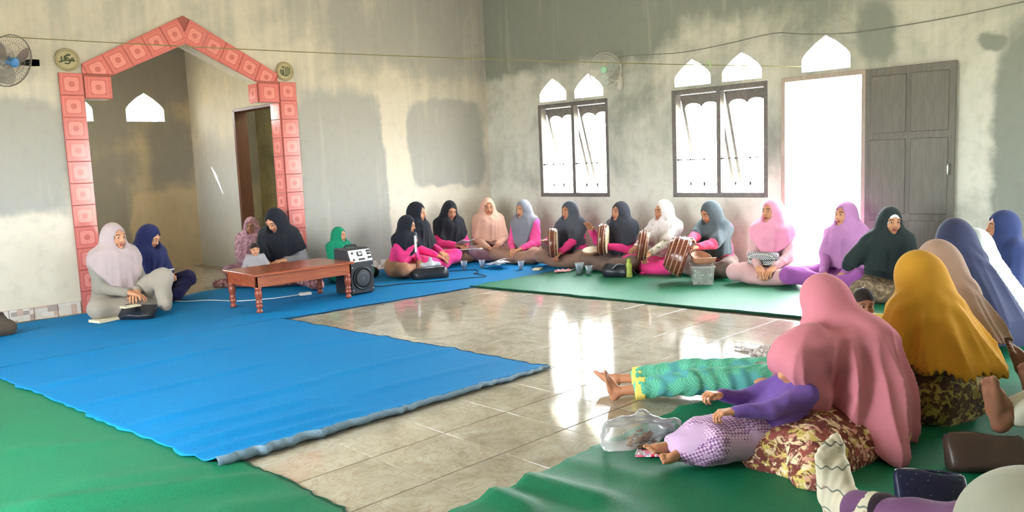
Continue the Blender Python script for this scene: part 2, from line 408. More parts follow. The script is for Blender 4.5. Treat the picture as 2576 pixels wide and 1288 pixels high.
def pink(cx, cz, ang=0.0, clips=(), half=PT / 2 - .002, plane='x', off=.0135, name='wall_tile', hx=None, hz=None):
    """one tile, origin at its centre; clips = half planes (n, d) in wall coordinates"""
    hx = hx or half; hz = hz or half
    P = [(-hx, -hz), (hx, -hz), (hx, hz), (-hx, hz)]; ca, sa = math.cos(ang), math.sin(ang)
    for n, d in clips:
        nl = (n[0] * ca + n[1] * sa, -n[0] * sa + n[1] * ca); P = clip_poly(P, nl, d - n[0] * cx - n[1] * cz)
        if len(P) < 3: return
    key = tuple((round(a, 4), round(b, 4)) for a, b in P)
    if key not in _tc:
        n = len(P); b = .0025; cxm = sum(p[0] for p in P) / n; czm = sum(p[1] for p in P) / n
        inner = [(p[0] + (cxm - p[0]) * b / .1, p[1] + (czm - p[1]) * b / .1) for p in P]
        V = [(p[0], -.006, p[1]) for p in P] + [(p[0], .0045, p[1]) for p in P] + [(p[0], .006, p[1]) for p in inner]
        F = [tuple(range(n))] + [(i + n, (i + 1) % n + n, (i + 1) % n, i) for i in range(n)] + [(i + 2 * n, (i + 1) % n + 2 * n, (i + 1) % n + n, i + n) for i in range(n)] + [tuple(range(3 * n - 1, 2 * n - 1, -1))]
        me = bpy.data.meshes.new('wall_tile'); me.from_pydata(V, [], F); me.update(); me.materials.append(m_pink); _tc[key] = me
    o = bpy.data.objects.new(name, _tc[key]); COL.objects.link(o); o.parent = arch
    if plane == 'x': o.location = (cx, off, cz); o.rotation_euler = (0, -ang, 0)
    else: o.location = (off, cx, cz); o.rotation_euler = (0, 0, -pi / 2)
    return o
for i in range(11):
    z = (i + .5) * PT
    pink(5.304, z); pink(3.066, z)
    if i < 10: pink(-.1, z, plane='y', off=3.178)                       # reveal of the column beside the doorway
pink(5.07, 2.145, hx=.121); pink(3.298, 2.145, hx=.121)
pink(-.1, 2.145, plane='y', off=3.43)
so, si = math.atan2(.54, 1.01), math.atan2(.365, .765)
for sgn in (1, -1):
    sl_ = (so + si) / 2
    a0 = np.array([4.19, 2.755]); d = np.array([sgn * math.cos(sl_), -math.sin(sl_)])
    no = (sgn * math.sin(so), math.cos(so)); ni = (-sgn * math.sin(si), -math.cos(si))
    do = no[0] * 4.19 + no[1] * 2.90; di = ni[0] * 4.19 + ni[1] * 2.617
    for q in range(6):
        c = a0 + d * (.115 + q * .215)
        pink(c[0], c[1], -sgn * sl_, [(no, do), (ni, di), ((-sgn, 0), -sgn * 4.19), ((0, -1), -2.274), ((sgn, 0), sgn * (4.19 + sgn * 0) + 1.01)], half=.1055, hz=.16)

# ---- baseboard of patterned tiles
def mosaic():
    k = NT('mosaic_tile'); k.set(.25, .5); v = k.n('VectorMath', operation='SNAP'); mp = k.mapping(loc=(.013, 0, 0)); k.l(mp, v.inputs[0]); v.inputs[1].default_value = (.05, .5, .04)
    wn = k.n('TexWhiteNoise'); oi = k.n('ObjectInfo'); va = k.n('VectorMath', operation='ADD'); k.l(v.outputs[0], va.inputs[0]); k.l(oi.outputs['Random'], va.inputs[1]); k.l(va.outputs[0], wn.inputs['Vector'])
    k.col(k.ramp(wn.outputs[0], [(0, lin((214, 208, 200))), (.34, lin((170, 158, 150))), (.55, lin((196, 172, 160))), (.75, lin((222, 216, 210)))], 'CONSTANT')); return k.m
m_mos = mosaic()
def baseboard(name, x0, x1, plane):
    root = tag(box(name, ((x0 + x1) / 2, .003, .06) if plane == 'x' else (.003, (x0 + x1) / 2, .06), (x1 - x0, .006, .118) if plane == 'x' else (.006, x1 - x0, .118), plain('grout', (150, 140, 130), .9)), kind='structure')
    bm = bmesh.new(); add_box(bm, (0, 0, 0), (.196, .012, .116), None, .002); me = bpy.data.meshes.new('baseboard_tile'); bm.to_mesh(me); bm.free(); me.materials.append(m_mos)
    n = int((x1 - x0) / .2)
    for i in range(n):
        o = bpy.data.objects.new('baseboard_tile', me); COL.objects.link(o); o.parent = root
        q = -(x1 - x0) / 2 + .1 + i * .2
        if plane == 'x': o.location = (q, .008, 0)
        else: o.location = (.008, q, 0); o.rotation_euler = (0, 0, pi / 2)
baseboard('baseboard_back', .01, 2.95, 'x'); baseboard('baseboard_left', 5.42, 8.4, 'x'); baseboard('baseboard_right', .02, 4.36, 'y')

# ---- windows of the right wall
m_frame = wood('window_wood', (86, 84, 82), (112, 108, 104), 4, .55, (3, 3, 3))
m_iron = plain('window_iron', (60, 56, 54), .5, metal=.5)
m_pane = clear('window_pane', (.97, .98, .98), .15, .02)
def window(name, c, xin=0.0, sgn=-1, detail=True):
    """frame in the wall; two bays with a top-hung sash pushed outwards; sgn = outward direction in x"""
    z0, z1, hw = .80, 1.995, .585; X = xin + sgn * .06
    bm = bmesh.new()
    for yy in (c - hw + .025, c + hw - .025): add_box(bm, (X, yy, (z0 + z1) / 2), (.11, .05, z1 - z0), None, .004)
    for zz in (z0 + .025, z1 - .025): add_box(bm, (X, c, zz), (.11, 2 * hw - .1, .05), None, .004)
    add_box(bm, (X, c, (z0 + z1) / 2), (.09, .05, z1 - z0 - .1), None, .004)
    root = tag(bm_obj(name, bm, m_frame), kind='structure')
    bw = hw - .075; bh = z1 - z0 - .1
    for s in (-1, 1):
        cy = c + s * (.025 + bw / 2)
        # the sash: local y along the wall, z down from the hinge
        a = -math.radians(17) * sgn
        fr = Matrix.Translation((xin + sgn * .10, cy, z1 - .055)) @ Matrix.Rotation(a, 4, 'Y')
        bm = bmesh.new(); h = bh - .02; ww = bw - .01
        for yy in (-ww / 2 + .016, ww / 2 - .016): add_box(bm, (0, yy, -h / 2), (.026, .032, h))
        add_box(bm, (0, 0, -h + .02), (.026, ww - .064, .04)); add_box(bm, (0, 0, -.03), (.03, ww - .064, .06))
        bmesh.ops.transform(bm, matrix=fr, verts=bm.verts); sash = bm_obj('sash', bm, m_frame, root)
        q = ww / 2 - .032; sc = [(-q, -.055), (q, -.055), (q, -.15)]
        for cxx in (q / 2, -q / 2): sc += [(cxx + q / 2 * math.cos(t), -.15 + .055 * math.sin(t)) for t in np.linspace(.15, pi - .15, 7)]
        sc.append((-q, -.15))
        o = shape2d('scalloped_rail', [sc], .022, m_frame, sash, fr @ Matrix(((0, 0, 1, 0), (1, 0, 0, 0), (0, 1, 0, 0), (0, 0, 0, 1))))
        bm = bmesh.new(); add_box(bm, (0, 0, -h / 2 - .02), (.004, ww - .07, h - .16)); bmesh.ops.transform(bm, matrix=fr, verts=bm.verts); bm_obj('pane', bm, m_pane, sash)
        if detail:
            parts = []
            for zz in (z0 + .42,):
                parts.append(tube_vf([(xin + sgn * .03, cy - bw / 2, zz), (xin + sgn * .03, cy + bw / 2, zz)], .005, 5))
                for t in (-.5, -.17, .17, .5): parts.append(tube_vf([(xin + sgn * .03, cy + t * bw - .022, zz), (xin + sgn * .03, cy + t * bw, zz), (xin + sgn * .03, cy + t * bw + .022, zz)], [.002, .014, .002], 4))
            for t in (-.17, .17):
                parts.append(tube_vf([(xin + sgn * .03, cy + t * bw, z0 + .05), (xin + sgn * .03, cy + t * bw, z0 + .16)], .004, 4))
                parts.append(tube_vf([(xin + sgn * .03, cy + t * bw, z0 + .12), (xin + sgn * .03, cy + t * bw, z0 + .15), (xin + sgn * .03, cy + t * bw, z0 + .18)], [.002, .014, .002], 4))
            V, F = multi(parts); pydata('iron_grille', V, F, m_iron, root)
    return root
window('window_1', 1.56); window('window_2', 3.65); window('window_3', 7.9)
for i, c in enumerate((1.56, 3.65)): window('window_%d' % (4 + i), c, RX, 1, False)

# ---- door with its leaf folded back flat against the wall
m_door = wood('door_brown_grey', (76, 73, 66), (96, 93, 85), 5, .5, (6, 6, .6))
m_dframe = wood('door_frame_wood', (150, 138, 128), (172, 160, 150), 4, .6, (4, 4, 1))
bm = bmesh.new()
for yy in (4.412, 5.218): add_box(bm, (-.05, yy, 1.0), (.14, .044, 2.0), None, .004)
add_box(bm, (-.05, 4.815, 1.978), (.14, .762, .044), None, .004)
dframe = tag(bm_obj('trim_2', bm, m_dframe), kind='structure')
bm = bmesh.new(); add_box(bm, (.045, 5.635, 1.005), (.036, .77, 1.97), None, .004)
leaf = tag(bm_obj('door_1', bm, m_door), kind='structure')
for (y0, y1) in ((5.30, 5.615), (5.655, 5.97)):
    for (z0, z1) in ((.12, .60), (.66, 1.34), (1.40, 1.92)):
        box('door_panel', (.066, (y0 + y1) / 2, (z0 + z1) / 2), (.014, y1 - y0, z1 - z0), m_door, leaf, .006)
hp = tube('door_handle', spline_pts([(.066, 5.98, 1.02), (.10, 5.98, 1.02), (.10, 5.98, 1.10), (.066, 5.98, 1.10)], 5), .007, plain('door_steel', (200, 200, 195), .3, metal=.8), leaf)

# ================================================================== carpets
def felt(name, c, dark, ro=.75, sp=.16):
    k = NT(name); k.set(ro, sp); c, d = lin(c), lin(dark)
    f = k.noise(2.2, 4); g = k.noise(160, 3, None, .7); h = k.noise(45, 3)
    x = k.mix(k.math('MULTIPLY', f, .35), c, d); x = k.mix(k.n_map(g, .45, .75), x, d); x = k.mix(k.math('MULTIPLY', k.n_map(h, .5, .8), .3), x, [min(1, q * 1.3) for q in c])
    k.col(x); k.bump(k.math('ADD', g, k.math('MULTIPLY', h, .6)), .5, .003); return k.m
m_blue = felt('blue_felt', (0, 120, 180), (0, 90, 146)); m_green = felt('green_felt', (0, 112, 78), (0, 86, 60), .55, .36)
m_back = felt('felt_backing', (128, 156, 176), (96, 124, 146)); m_bluedark = felt('blue_felt_edge', (20, 60, 92), (12, 44, 70)); m_greendark = felt('green_felt_edge', (16, 66, 48), (8, 44, 32))
def seg_ridge(x, y, a, b, amp, wd):
    ax, ay, bx, by = a[0], a[1], b[0], b[1]; dx, dy = bx - ax, by - ay; L = dx * dx + dy * dy
    t = np.clip(((x - ax) * dx + (y - ay) * dy) / L, 0, 1); d2 = (x - ax - t * dx) ** 2 + (y - ay - t * dy) ** 2
    fade = np.clip(np.minimum(t, 1 - t) * 5 + .25, 0, 1)
    return amp * fade * np.exp(-d2 / wd ** 2)
def carpet(name, fn, nu, nv, ridges, mat, z0=.006, wave=.0015, jit=.012, curl=None):
    u, v = np.meshgrid(np.linspace(0, 1, nu + 1), np.linspace(0, 1, nv + 1), indexing='ij')
    x, y = fn(u, v); x = np.array(x, float) + 0 * u; y = np.array(y, float) + 0 * u
    rj = RNG.normal(0, jit, (4, max(nu, nv) + 1)); rj = .5 * rj + .25 * (np.roll(rj, 1, 1) + np.roll(rj, -1, 1))
    x[0, :] += rj[0, :nv + 1]; x[-1, :] += rj[1, :nv + 1]; y[:, 0] += rj[2, :nu + 1]; y[:, -1] += rj[3, :nu + 1]
    z = z0 + wave * (np.sin(x * 7.3 + 2 * np.sin(y * 2.1)) * np.sin(y * 5.1 + np.sin(x * 3)) + 1)
    for (a, b, amp, wd) in ridges: z = z + seg_ridge(x, y, a, b, amp, wd)
    if curl is not None: z = z + curl(u, v)
    V = np.stack([x, y, z], -1).reshape(-1, 3); W = nv + 1
    n = len(V); F = []
    idx = lambda i, j: i * W + j
    for i in range(nu):
        for j in range(nv): F.append((idx(i, j), idx(i + 1, j), idx(i + 1, j + 1), idx(i, j + 1)))
    if (x[1, 0] - x[0, 0]) * (y[0, 1] - y[0, 0]) - (x[0, 1] - x[0, 0]) * (y[1, 0] - y[0, 0]) < 0: F = [f[::-1] for f in F]
    o = pydata(name, V, F, mat, None, True)
    md = o.modifiers.new('thickness', 'SOLIDIFY'); md.thickness = .005; md.offset = -1
    return o, x, y, z
def g2(*p): return tuple(at(*p)[:2])
def edge_strip(name, xs, ys, zs, m, parent, wid=.012, h=.004):
    """frayed selvedge: a thin raised roll along one edge"""
    pts = [(a, b, c + .001) for a, b, c in zip(xs, ys, zs)]
    return tube(name, pts, [h * (1 + .5 * math.sin(i * 2.3) ** 2 * random.random()) for i in range(len(pts))], m, parent, 5)
def bb_fn(u, v):
    x = 8.25 - u * 8.0; far = .10 - .34 * np.exp(-((x - 3.85) / .62) ** 4); near = 2.20 - .058 * (x - 2.26)
    return x, far + (near - far) * v
cb, X, Y, Z = carpet('carpet', bb_fn, 160, 60, [(g2(590, 800), g2(850, 780), .012, .09), (g2(0, 870), g2(420, 800), .008, .06), (g2(930, 740), g2(1150, 700), .007, .05), (g2(880, 765), g2(1050, 740), .008, .05)], m_blue)
tag(cb, 'long blue felt carpet laid along the arch wall under the wooden table', 'carpet', 'felt carpets')
k0, k1 = int((8.25 - 4.5) / 8 * 160), int((8.25 - 2.2) / 8 * 160)
edge_strip('selvedge', X[k0:k1, -1], Y[k0:k1, -1], Z[k0:k1, -1], m_bluedark, cb)
def b2_fn(u, v):
    xl, xr = 6.62 - .28 * v ** 1.0, 4.42 - .20 * v
    return xl + (xr - xl) * u, 2.04 + (2.99 + .0 * u) * v
wr = [(g2(a, b), g2(c, d), am * 1.5, wd * .8) for a, b, c, d, am, wd in ((60, 990, 620, 870, .010, .06), (200, 1030, 700, 915, .008, .05), (330, 1080, 820, 962, .012, .05), (390, 1110, 800, 1010, .012, .04),
      (440, 1135, 860, 1030, .013, .04), (480, 1158, 950, 1035, .013, .04), (0, 930, 560, 835, .009, .07), (800, 960, 1150, 880, .009, .06), (900, 1000, 1250, 915, .007, .05), (700, 880, 1000, 850, .006, .05))]
c2, X, Y, Z = carpet('carpet', b2_fn, 130, 90, wr, m_blue, .016, .0015, .012, curl=lambda u, v: .040 * np.clip((v - .955) / .045, 0, 1) ** 1.5 * (1 - .75 * u))
tag(c2, 'wrinkled blue felt carpet with a curled front edge beside the bare tiles', 'carpet', 'felt carpets')
edge_strip('selvedge', X[-1, :], Y[-1, :], Z[-1, :] - .003, m_bluedark, c2)
V, F = [], []
for i in range(0, 131):
    for q, (dz, dy) in enumerate(((1.0, 0.0), (.72, .022), (.35, .020), (0.0, -.004))): V.append((X[i, -1], Y[i, -1] + dy, .003 + (Z[i, -1] - .003) * dz))
for i in range(130):
    for q in range(3): F.append((i * 4 + q, i * 4 + q + 1, (i + 1) * 4 + q + 1, (i + 1) * 4 + q))
tag(pydata('curled_edge', V, F, m_back, c2, True), 'grey blue underside of the curled edge')
def gl_fn(u, v): return 8.3 - (2.08 - .03 * np.sin(v * 9)) * u, 2.3 + 6.9 * v
gl, X, Y, Z = carpet('carpet', gl_fn, 60, 240, [(g2(0, 1290), g2(700, 1205), .032, .07), (g2(150, 1230), g2(620, 1172), .014, .08), (g2(0, 1140), g2(330, 1110), .008, .06), (g2(520, 1290), g2(800, 1255), .012, .06)], m_green, .006)
tag(gl, 'green felt carpet running under the left edge of the blue carpet', 'carpet', 'felt carpets')
edge_strip('selvedge', X[-1, 90:160], Y[-1, 90:160], Z[-1, 90:160] - .003, m_greendark, gl)
def gr_fn(u, v): y = 2.12 + 7.0 * v; return .12 + (2.30 - .098 * (y - 2.12) - .12) * u, y
gr, X, Y, Z = carpet('carpet', gr_fn, 34, 110, [(g2(1210, 716), g2(1400, 700), .01, .04), (g2(1500, 730), g2(1700, 705), .009, .05), (g2(1480, 748), g2(1640, 722), .008, .04)], m_green, .009)
tag(gr, 'green felt carpet along the wall with the windows and the open door', 'carpet', 'felt carpets')
edge_strip('selvedge', X[-1, :60], Y[-1, :60], Z[-1, :60] - .002, m_greendark, gr, h=.009)
def gn_fn(u, v): return 6.15 - (6.15 - 1.9) * u, 6.15 + .02 * np.sin(u * 14) - .03 * u + (3.2) * v
gn, X, Y, Z = carpet('carpet', gn_fn, 140, 90, [(g2(1285, 1206), g2(1560, 1275), .030, .06), (g2(1219, 1243), g2(1340, 1288), .026, .05), (g2(1400, 1160), g2(1700, 1230), .010, .06), (g2(1700, 1040), g2(1780, 1030), .02, .05), (g2(2300, 1090), g2(2450, 1000), .01, .05), (g2(2330, 1060), g2(2420, 1040), .008, .04)], m_green, .012)
tag(gn, 'green felt carpet under the women sitting nearest, lifted in folds at its edge', 'carpet', 'felt carpets')

# ================================================================== low table
m_teak = wood('red_brown_teak', (126, 62, 40), (158, 84, 54), 3, .22, (1, 9, 9)); m_teak2 = wood('red_brown_teak_turned', (120, 54, 38), (150, 74, 50), 4, .3, (6, 6, 1))
tb = tag(empty('low_table', (3.925, 1.345, .008)), 'low red-brown wooden table with turned legs on the blue carpet', 'table')
TX, TY, TZ = 1.05, .64, .36
bm = bmesh.new(); add_box(bm, (0, 0, TZ - .012), (TX, TY, .024), None, .006); bm_obj('table_top', bm, m_teak, tb)
for s in (-1, 1):
    bm = bmesh.new(); add_box(bm, (0, s * (TY / 2 - .035), TZ - .074), (TX - .05, .02, .10), None, .003); bm_obj('apron_board', bm, m_teak, tb)
    bm = bmesh.new(); add_box(bm, (s * (TX / 2 - .035), 0, TZ - .074), (.02, TY - .05, .10), None, .003); bm_obj('apron_board', bm, m_teak, tb)
legp = [(.018, 0), (.028, .006), (.030, .022), (.020, .034), (.019, .045), (.031, .056), (.033, .07), (.024, .084), (.030, .094), (.030, .104), (.023, .114), (.027, .13), (.033, .165), (.034, .19), (.026, .21), (.032, .22), (.032, .232), (.028, .238), (.030, .30)]
V, F = lathe_vf(legp, 16); lme = bpy.data.meshes.new('leg'); lme.from_pydata(V, [], F); lme.update(); lme.materials.append(m_teak2); lme.polygons.foreach_set('use_smooth', [True] * len(lme.polygons))
for sx in (-1, 1):
    for sy in (-1, 1):
        o = bpy.data.objects.new('leg', lme); COL.objects.link(o); o.parent = tb; o.location = (sx * .47, sy * .265, 0)

# ================================================================== portable speaker
m_blk = plain('black_vinyl', (34, 38, 44), .5, scale=120, bump=.2); m_blk2 = plain('black_plastic', (26, 28, 32), .4)
m_silver = plain('silver_panel', (205, 205, 205), .35); m_grille = plain('speaker_mesh', (62, 68, 74), .55, scale=200, bump=.5); m_white = plain('white_plastic', (222, 220, 212), .4)
sp = tag(empty('portable_speaker', (3.235, 1.40, .008), math.radians(92 - 90)), 'black portable speaker with a silver control panel beside the low table', 'speaker')
W2, D2 = .14, .14
prof = [(D2, 0.012), (D2, .325), (D2 - .055, .455), (D2 - .10, .465), (-D2, .465), (-D2, .012)]
V = [(s * W2, p[0], p[1]) for s in (-1, 1) for p in prof]; n = len(prof)
F = [tuple(range(n - 1, -1, -1)), tuple(range(n, 2 * n))] + [(i, (i + 1) % n, (i + 1) % n + n, i + n) for i in range(n)]
o = pydata('cabinet', V, F, m_blk, sp); b = o.modifiers.new('bevel', 'BEVEL'); b.width = .008; b.segments = 2
sa = math.atan2(.055, .13); PF = Matrix.Translation((0, D2 - .0275, .39)) @ Matrix.Rotation(sa, 4, 'X')
def on_panel(name, c, s, m, par, bev=.001):
    bm = bmesh.new(); add_box(bm, c, s, None, bev); bmesh.ops.transform(bm, matrix=PF, verts=bm.verts); return bm_obj(name, bm, m, par)
pn = on_panel('control_panel', (0, .004, 0), (.262, .008, .128), m_silver, sp, .003)
on_panel('display', (.005, .009, .018), (.062, .004, .048), m_blk2, pn); on_panel('display_symbol', (.008, .0115, .02), (.022, .002, .028), m_white, pn)
on_panel('display_symbol', (-.012, .0115, .02), (.008, .002, .022), m_white, pn)
on_panel('slot', (-.005, .009, -.040), (.075, .004, .018), m_blk2, pn)
for cz in (.04, .012, -.030):
    for cx in (-.092, -.112):
        V, F = lathe_vf([(.010, 0), (.010, .012), (.007, .014)], 12); M_ = PF @ Matrix.Translation((cx, .008, cz)) @ Matrix.Rotation(-pi / 2, 4, 'X')
        pydata('knob', [M_ @ Vector(v) for v in V], F, m_blk2, pn, True)
V, F = lathe_vf([(.011, 0), (.011, .006), (.008, .008)], 12)
for cx, cz in ((.09, .03), (.09, -.04)):
    M_ = PF @ Matrix.Translation((cx, .008, cz)) @ Matrix.Rotation(-pi / 2, 4, 'X'); pydata('jack_socket', [M_ @ Vector(v) for v in V], F, m_blk2, pn, True)
MW = Matrix.Translation((0, D2, .165)) @ Matrix.Rotation(-pi / 2, 4, 'X')
V, F = lathe_vf([(.088, -.002), (.112, 0), (.118, .006), (.112, .010), (.100, .010), (.098, .004)], 40, False); pydata('woofer_ring', [MW @ Vector(v) for v in V], F, m_blk2, sp, True)
V, F = lathe_vf([(.100, .004), (.07, .012), (.03, .016), (.002, .017)], 40); pydata('woofer_grille', [MW @ Vector(v) for v in V], F, m_grille, sp, True)
parts = []
for rr in (.03, .05, .07, .088): parts.append(tube_vf([MW @ Vector((rr * math.cos(a), rr * math.sin(a), .019 - rr * rr * 1.3)) for a in np.linspace(0, 2 * pi, 28)[:-1]], .0018, 4, True))
V, F = multi(parts); pydata('grille_ring', V, F, m_blk2, sp)
for sx in (-1, 1):
    for z in (.05, .28):
        V, F = lathe_vf([(.006, 0), (.006, .004), (.003, .005)], 8); M_ = Matrix.Translation((sx * .12, D2, z)) @ Matrix.Rotation(-pi / 2, 4, 'X'); pydata('screw', [M_ @ Vector(v) for v in V], F, m_silver, sp, True)
tube('carry_handle', spline_pts([(-.07, -.04, .462), (-.065, -.04, .485), (0, -.04, .492), (.065, -.04, .485), (.07, -.04, .462)], 5), .010, m_blk2, sp)
for sx in (-1, 1):
    for sy in (-1, 1): lathe('foot', [(.012, 0), (.014, .014)], m_blk2, sp, 10, (sx * .11, sy * .11, 0))

# ================================================================== wall fans
m_fanw = plain('fan_plastic', (205, 205, 196), .4); m_cage = plain('fan_wire', (176, 176, 168), .4, metal=.3); m_blade = clear('fan_blade_pale', (.95, .97, .95), .3, .5, (205, 214, 205)); m_bladeg = clear('fan_blade_grey', (.9, .9, .9), .3, .62, (120, 116, 112))
m_hubg = plain('fan_hub_green', (150, 196, 170), .4); m_hubb = plain('fan_hub_blue', (52, 116, 178), .4); m_wiregrey = plain('fan_wire_grey', (122, 116, 108), .4, metal=.3)
def wall_fan(loc, look, label, bl, hub, wire, R=.215, wallpt=None):
    root = tag(empty('wall_fan', loc), label, 'fan'); d = Vector(look).normalized()
    q = d.to_track_quat('Z', 'Y').to_matrix().to_4x4()
    parts = []
    for f in (1, -1):
        for k in range(44):
            a = 2 * pi * k / 44; pr = [(.045, f * .062), (.10, f * .060), (.165, f * .046), (R - .006, f * .018), (R, .0)]
            parts.append(tube_vf([q @ Vector((r * math.cos(a), r * math.sin(a), z)) for r, z in pr], .0013, 3))
        for r, z in ((.10, .060), (.165, .046)): parts.append(tube_vf([q @ Vector((r * math.cos(a), r * math.sin(a), f * z)) for a in np.linspace(0, 2 * pi, 30)[:-1]], .0018, 4, True))
    V, F = multi(parts); pydata('cage', V, F, wire, root)
    tube('cage_rim', [q @ Vector((R * math.cos(a), R * math.sin(a), 0)) for a in np.linspace(0, 2 * pi, 40)[:-1]], .006, wire, root, 6, True)
    for k in range(3):
        V, F = [], []; a0 = 2 * pi * k / 3 + .4; nr, na = 6, 7
        for i in range(nr):
            r = .03 + (R - .05) * i / (nr - 1); wd = .35 + .55 * math.sin(pi * min(1, .25 + .7 * i / (nr - 1)))
            for j in range(na):
                t = j / (na - 1) - .5; a = a0 + t * wd * 1.25 + .12 * i / nr; V.append(q @ Vector((r * math.cos(a), r * math.sin(a), .004 + t * .05)))
        for i in range(nr - 1):
            for j in range(na - 1): F.append((i * na + j, i * na + j + 1, (i + 1) * na + j + 1, (i + 1) * na + j))
        pydata('blade', V, F, bl, root, True)
    V, F = lathe_vf([(.0, .066), (.030, .068), (.040, .064), (.042, .058), (.035, .045), (.035, -.02)][::-1], 20, False); pydata('hub_badge', [q @ Vector(v) for v in V], F, hub, root, True)
    V, F = lathe_vf([(.03, -.17), (.062, -.16), (.072, -.11), (.066, -.064), (.03, -.06)], 20); pydata('motor_housing', [q @ Vector(v) for v in V], F, m_fanw, root, True)
    wp = Vector(wallpt) - Vector(loc); mot = q @ Vector((0, 0, -.13))
    nrm = Vector((1, 0, 0)) if wallpt[0] < .1 else Vector((0, 1, 0))
    tube('wall_arm', spline_pts([mot, mot + Vector((0, 0, -.10)), wp + nrm * .05 + Vector((0, 0, .02)), wp + nrm * .02], 5), .017, m_fanw, root, 8)
    o = tube('wall_plate', [wp + Vector((0, 0, -.09)) + nrm * .02, wp + Vector((0, 0, -.06)) + nrm * .022, wp + Vector((0, 0, .06)) + nrm * .022, wp + Vector((0, 0, .09)) + nrm * .02], [.012, .035, .035, .012], m_fanw, root, 12)
    return root
p = onx(1522, 176, .26); wall_fan(p, (1, .35, -.05), 'pale wall fan with a green hub above the first window', m_blade, m_hubg, m_cage, .195, (0.0, 2.36, p[2] - .14))
p = ony(24, 153, .30); wall_fan(p, (-.62, 1, -.42), 'grey wall fan with a blue hub on the arch wall', m_bladeg, m_hubb, m_wiregrey, .225, (5.95, 0.0, p[2] - .12))

# ================================================================== calligraphy plaques
m_prim = plain('plaque_rim', (150, 138, 104), .6); m_pface = plain('plaque_face', (172, 162, 128), .7); m_pink_ = plain('plaque_letters', (74, 84, 54), .6)
def plaque(c, label, strokes, dots=()):
    root = tag(empty('wall_plaque', c), label, 'plaque', None)
    def P(u, v, w): return Vector((-u, w, v))          # u runs to the reader's right
    V, F = lathe_vf([(.004, 0), (.105, 0), (.105, .014), (.098, .018), (.084, .018), (.080, .012)], 40, False)
    pydata('rim', [P(v[0], v[1], v[2]) for v in V], [f[::-1] for f in F], m_prim, root, True)
    V, F = lathe_vf([(.082, 0), (.082, .0125), (.001, .0125)], 40, False); pydata('face', [P(v[0], v[1], v[2]) for v in V], F, m_pface, root)
    parts = []
    for st in strokes: parts.append(tube_vf([P(q[0], q[1], .014) for q in spline_pts(st, 6)], .0058, 6))
    for (a, b) in dots: parts.append(tube_vf([P(a - .004, b, .014), P(a + .004, b, .014)], .006, 6))
    V, F = multi(parts); pydata('lettering', V, F, m_pink_, root, True)
allah = [[(.055, .045), (.055, -.03)], [(.034, .055), (.034, -.035), (.018, -.045), (.008, -.035)], [(.008, .055), (.008, -.035), (-.008, -.05), (-.022, -.035)], [(-.022, .025), (-.022, -.035), (-.042, -.035), (-.058, -.012), (-.054, .012), (-.040, .008), (-.032, -.012), (-.036, -.034)],
         [(-.012, .052), (-.018, .042), (-.024, .052), (-.030, .042), (-.036, .054)]]
muh = [[(.060, -.002), (.048, .018), (.036, .004), (.050, -.008), (.062, -.004), (.030, -.006), (.006, -.006)], [(.006, .042), (-.022, .028), (.012, .012), (.026, -.012), (.004, -.034), (-.024, -.030)], [(.006, -.006), (-.012, .000), (-.026, .012), (-.012, .018), (-.010, -.004), (-.040, -.010)],
       [(-.046, .030), (-.050, .004), (-.046, -.014), (-.060, -.024), (-.072, -.012)], [(.030, .052), (.020, .042), (.010, .052), (.000, .042)]]
plaque(ony(168, 151, .002), 'round plaque with green Arabic lettering beside the blue-hubbed fan', muh)
plaque(ony(716, 180, .002), 'round plaque with dark Arabic lettering over the table end of the arch', allah)

# ================================================================== lines strung on and across the walls
m_rope = plain('clothes_line', (120, 116, 76), .8); m_cable = plain('grey_cable', (120, 122, 112), .7)
A = np.array([6.3, .03, 2.575]); B = np.array([.03, 4.61, 2.09]); A = ony(-120, 84.5, .03)
pts = [A + (B - A) * t + np.array([0, 0, -.045 * 4 * t * (1 - t)]) for t in np.linspace(0, 1, 26)]
tag(tube('clothes_line', pts, .0045, m_rope, None, 5), 'taut line strung across the room in front of the arch', 'rope')
cpts = [onx(a, b, .012) for a, b in ((1552, 146), (1575, 140), (1640, 137), (1722, 131), (1830, 110), (1945, 84), (2015, 86), (2130, 84), (2260, 66), (2420, 38), (2640, -10))]
tag(tube('wall_cable', spline_pts(cpts, 4), .005, m_cable, None, 5), 'thin grey cable running along the window wall above the door', 'cable')
pc = at(1785, 160, 2.2); tpar = min(np.linspace(0, 1, 400), key=lambda t: np.linalg.norm(np.cross(A + (B - A) * t + np.array([0, 0, -.18 * t * (1 - t)]) - CAM, (_ray(1785, 163)) / np.linalg.norm(_ray(1785, 163)))))
pc = A + (B - A) * tpar + np.array([0, 0, -.18 * tpar * (1 - tpar)])
cl = tag(empty('clothes_peg', pc), 'green clothes peg hanging on the taut line by the second window', 'peg'); m_peg = plain('peg_green', (150, 190, 130), .4)
box('peg_half', (.006, 0, .01), (.008, .012, .07), m_peg, cl, .002, (0.3, .25, 0)); box('peg_half', (-.006, 0, .01), (.008, .012, .07), m_peg, cl, .002, (0.3, -.05, 0))
tube('peg_spring', [(.01 * math.cos(a), .008 * math.sin(a), -.002) for a in np.linspace(0, 2 * pi, 9)[:-1]], .002, m_iron, cl, 4, True)

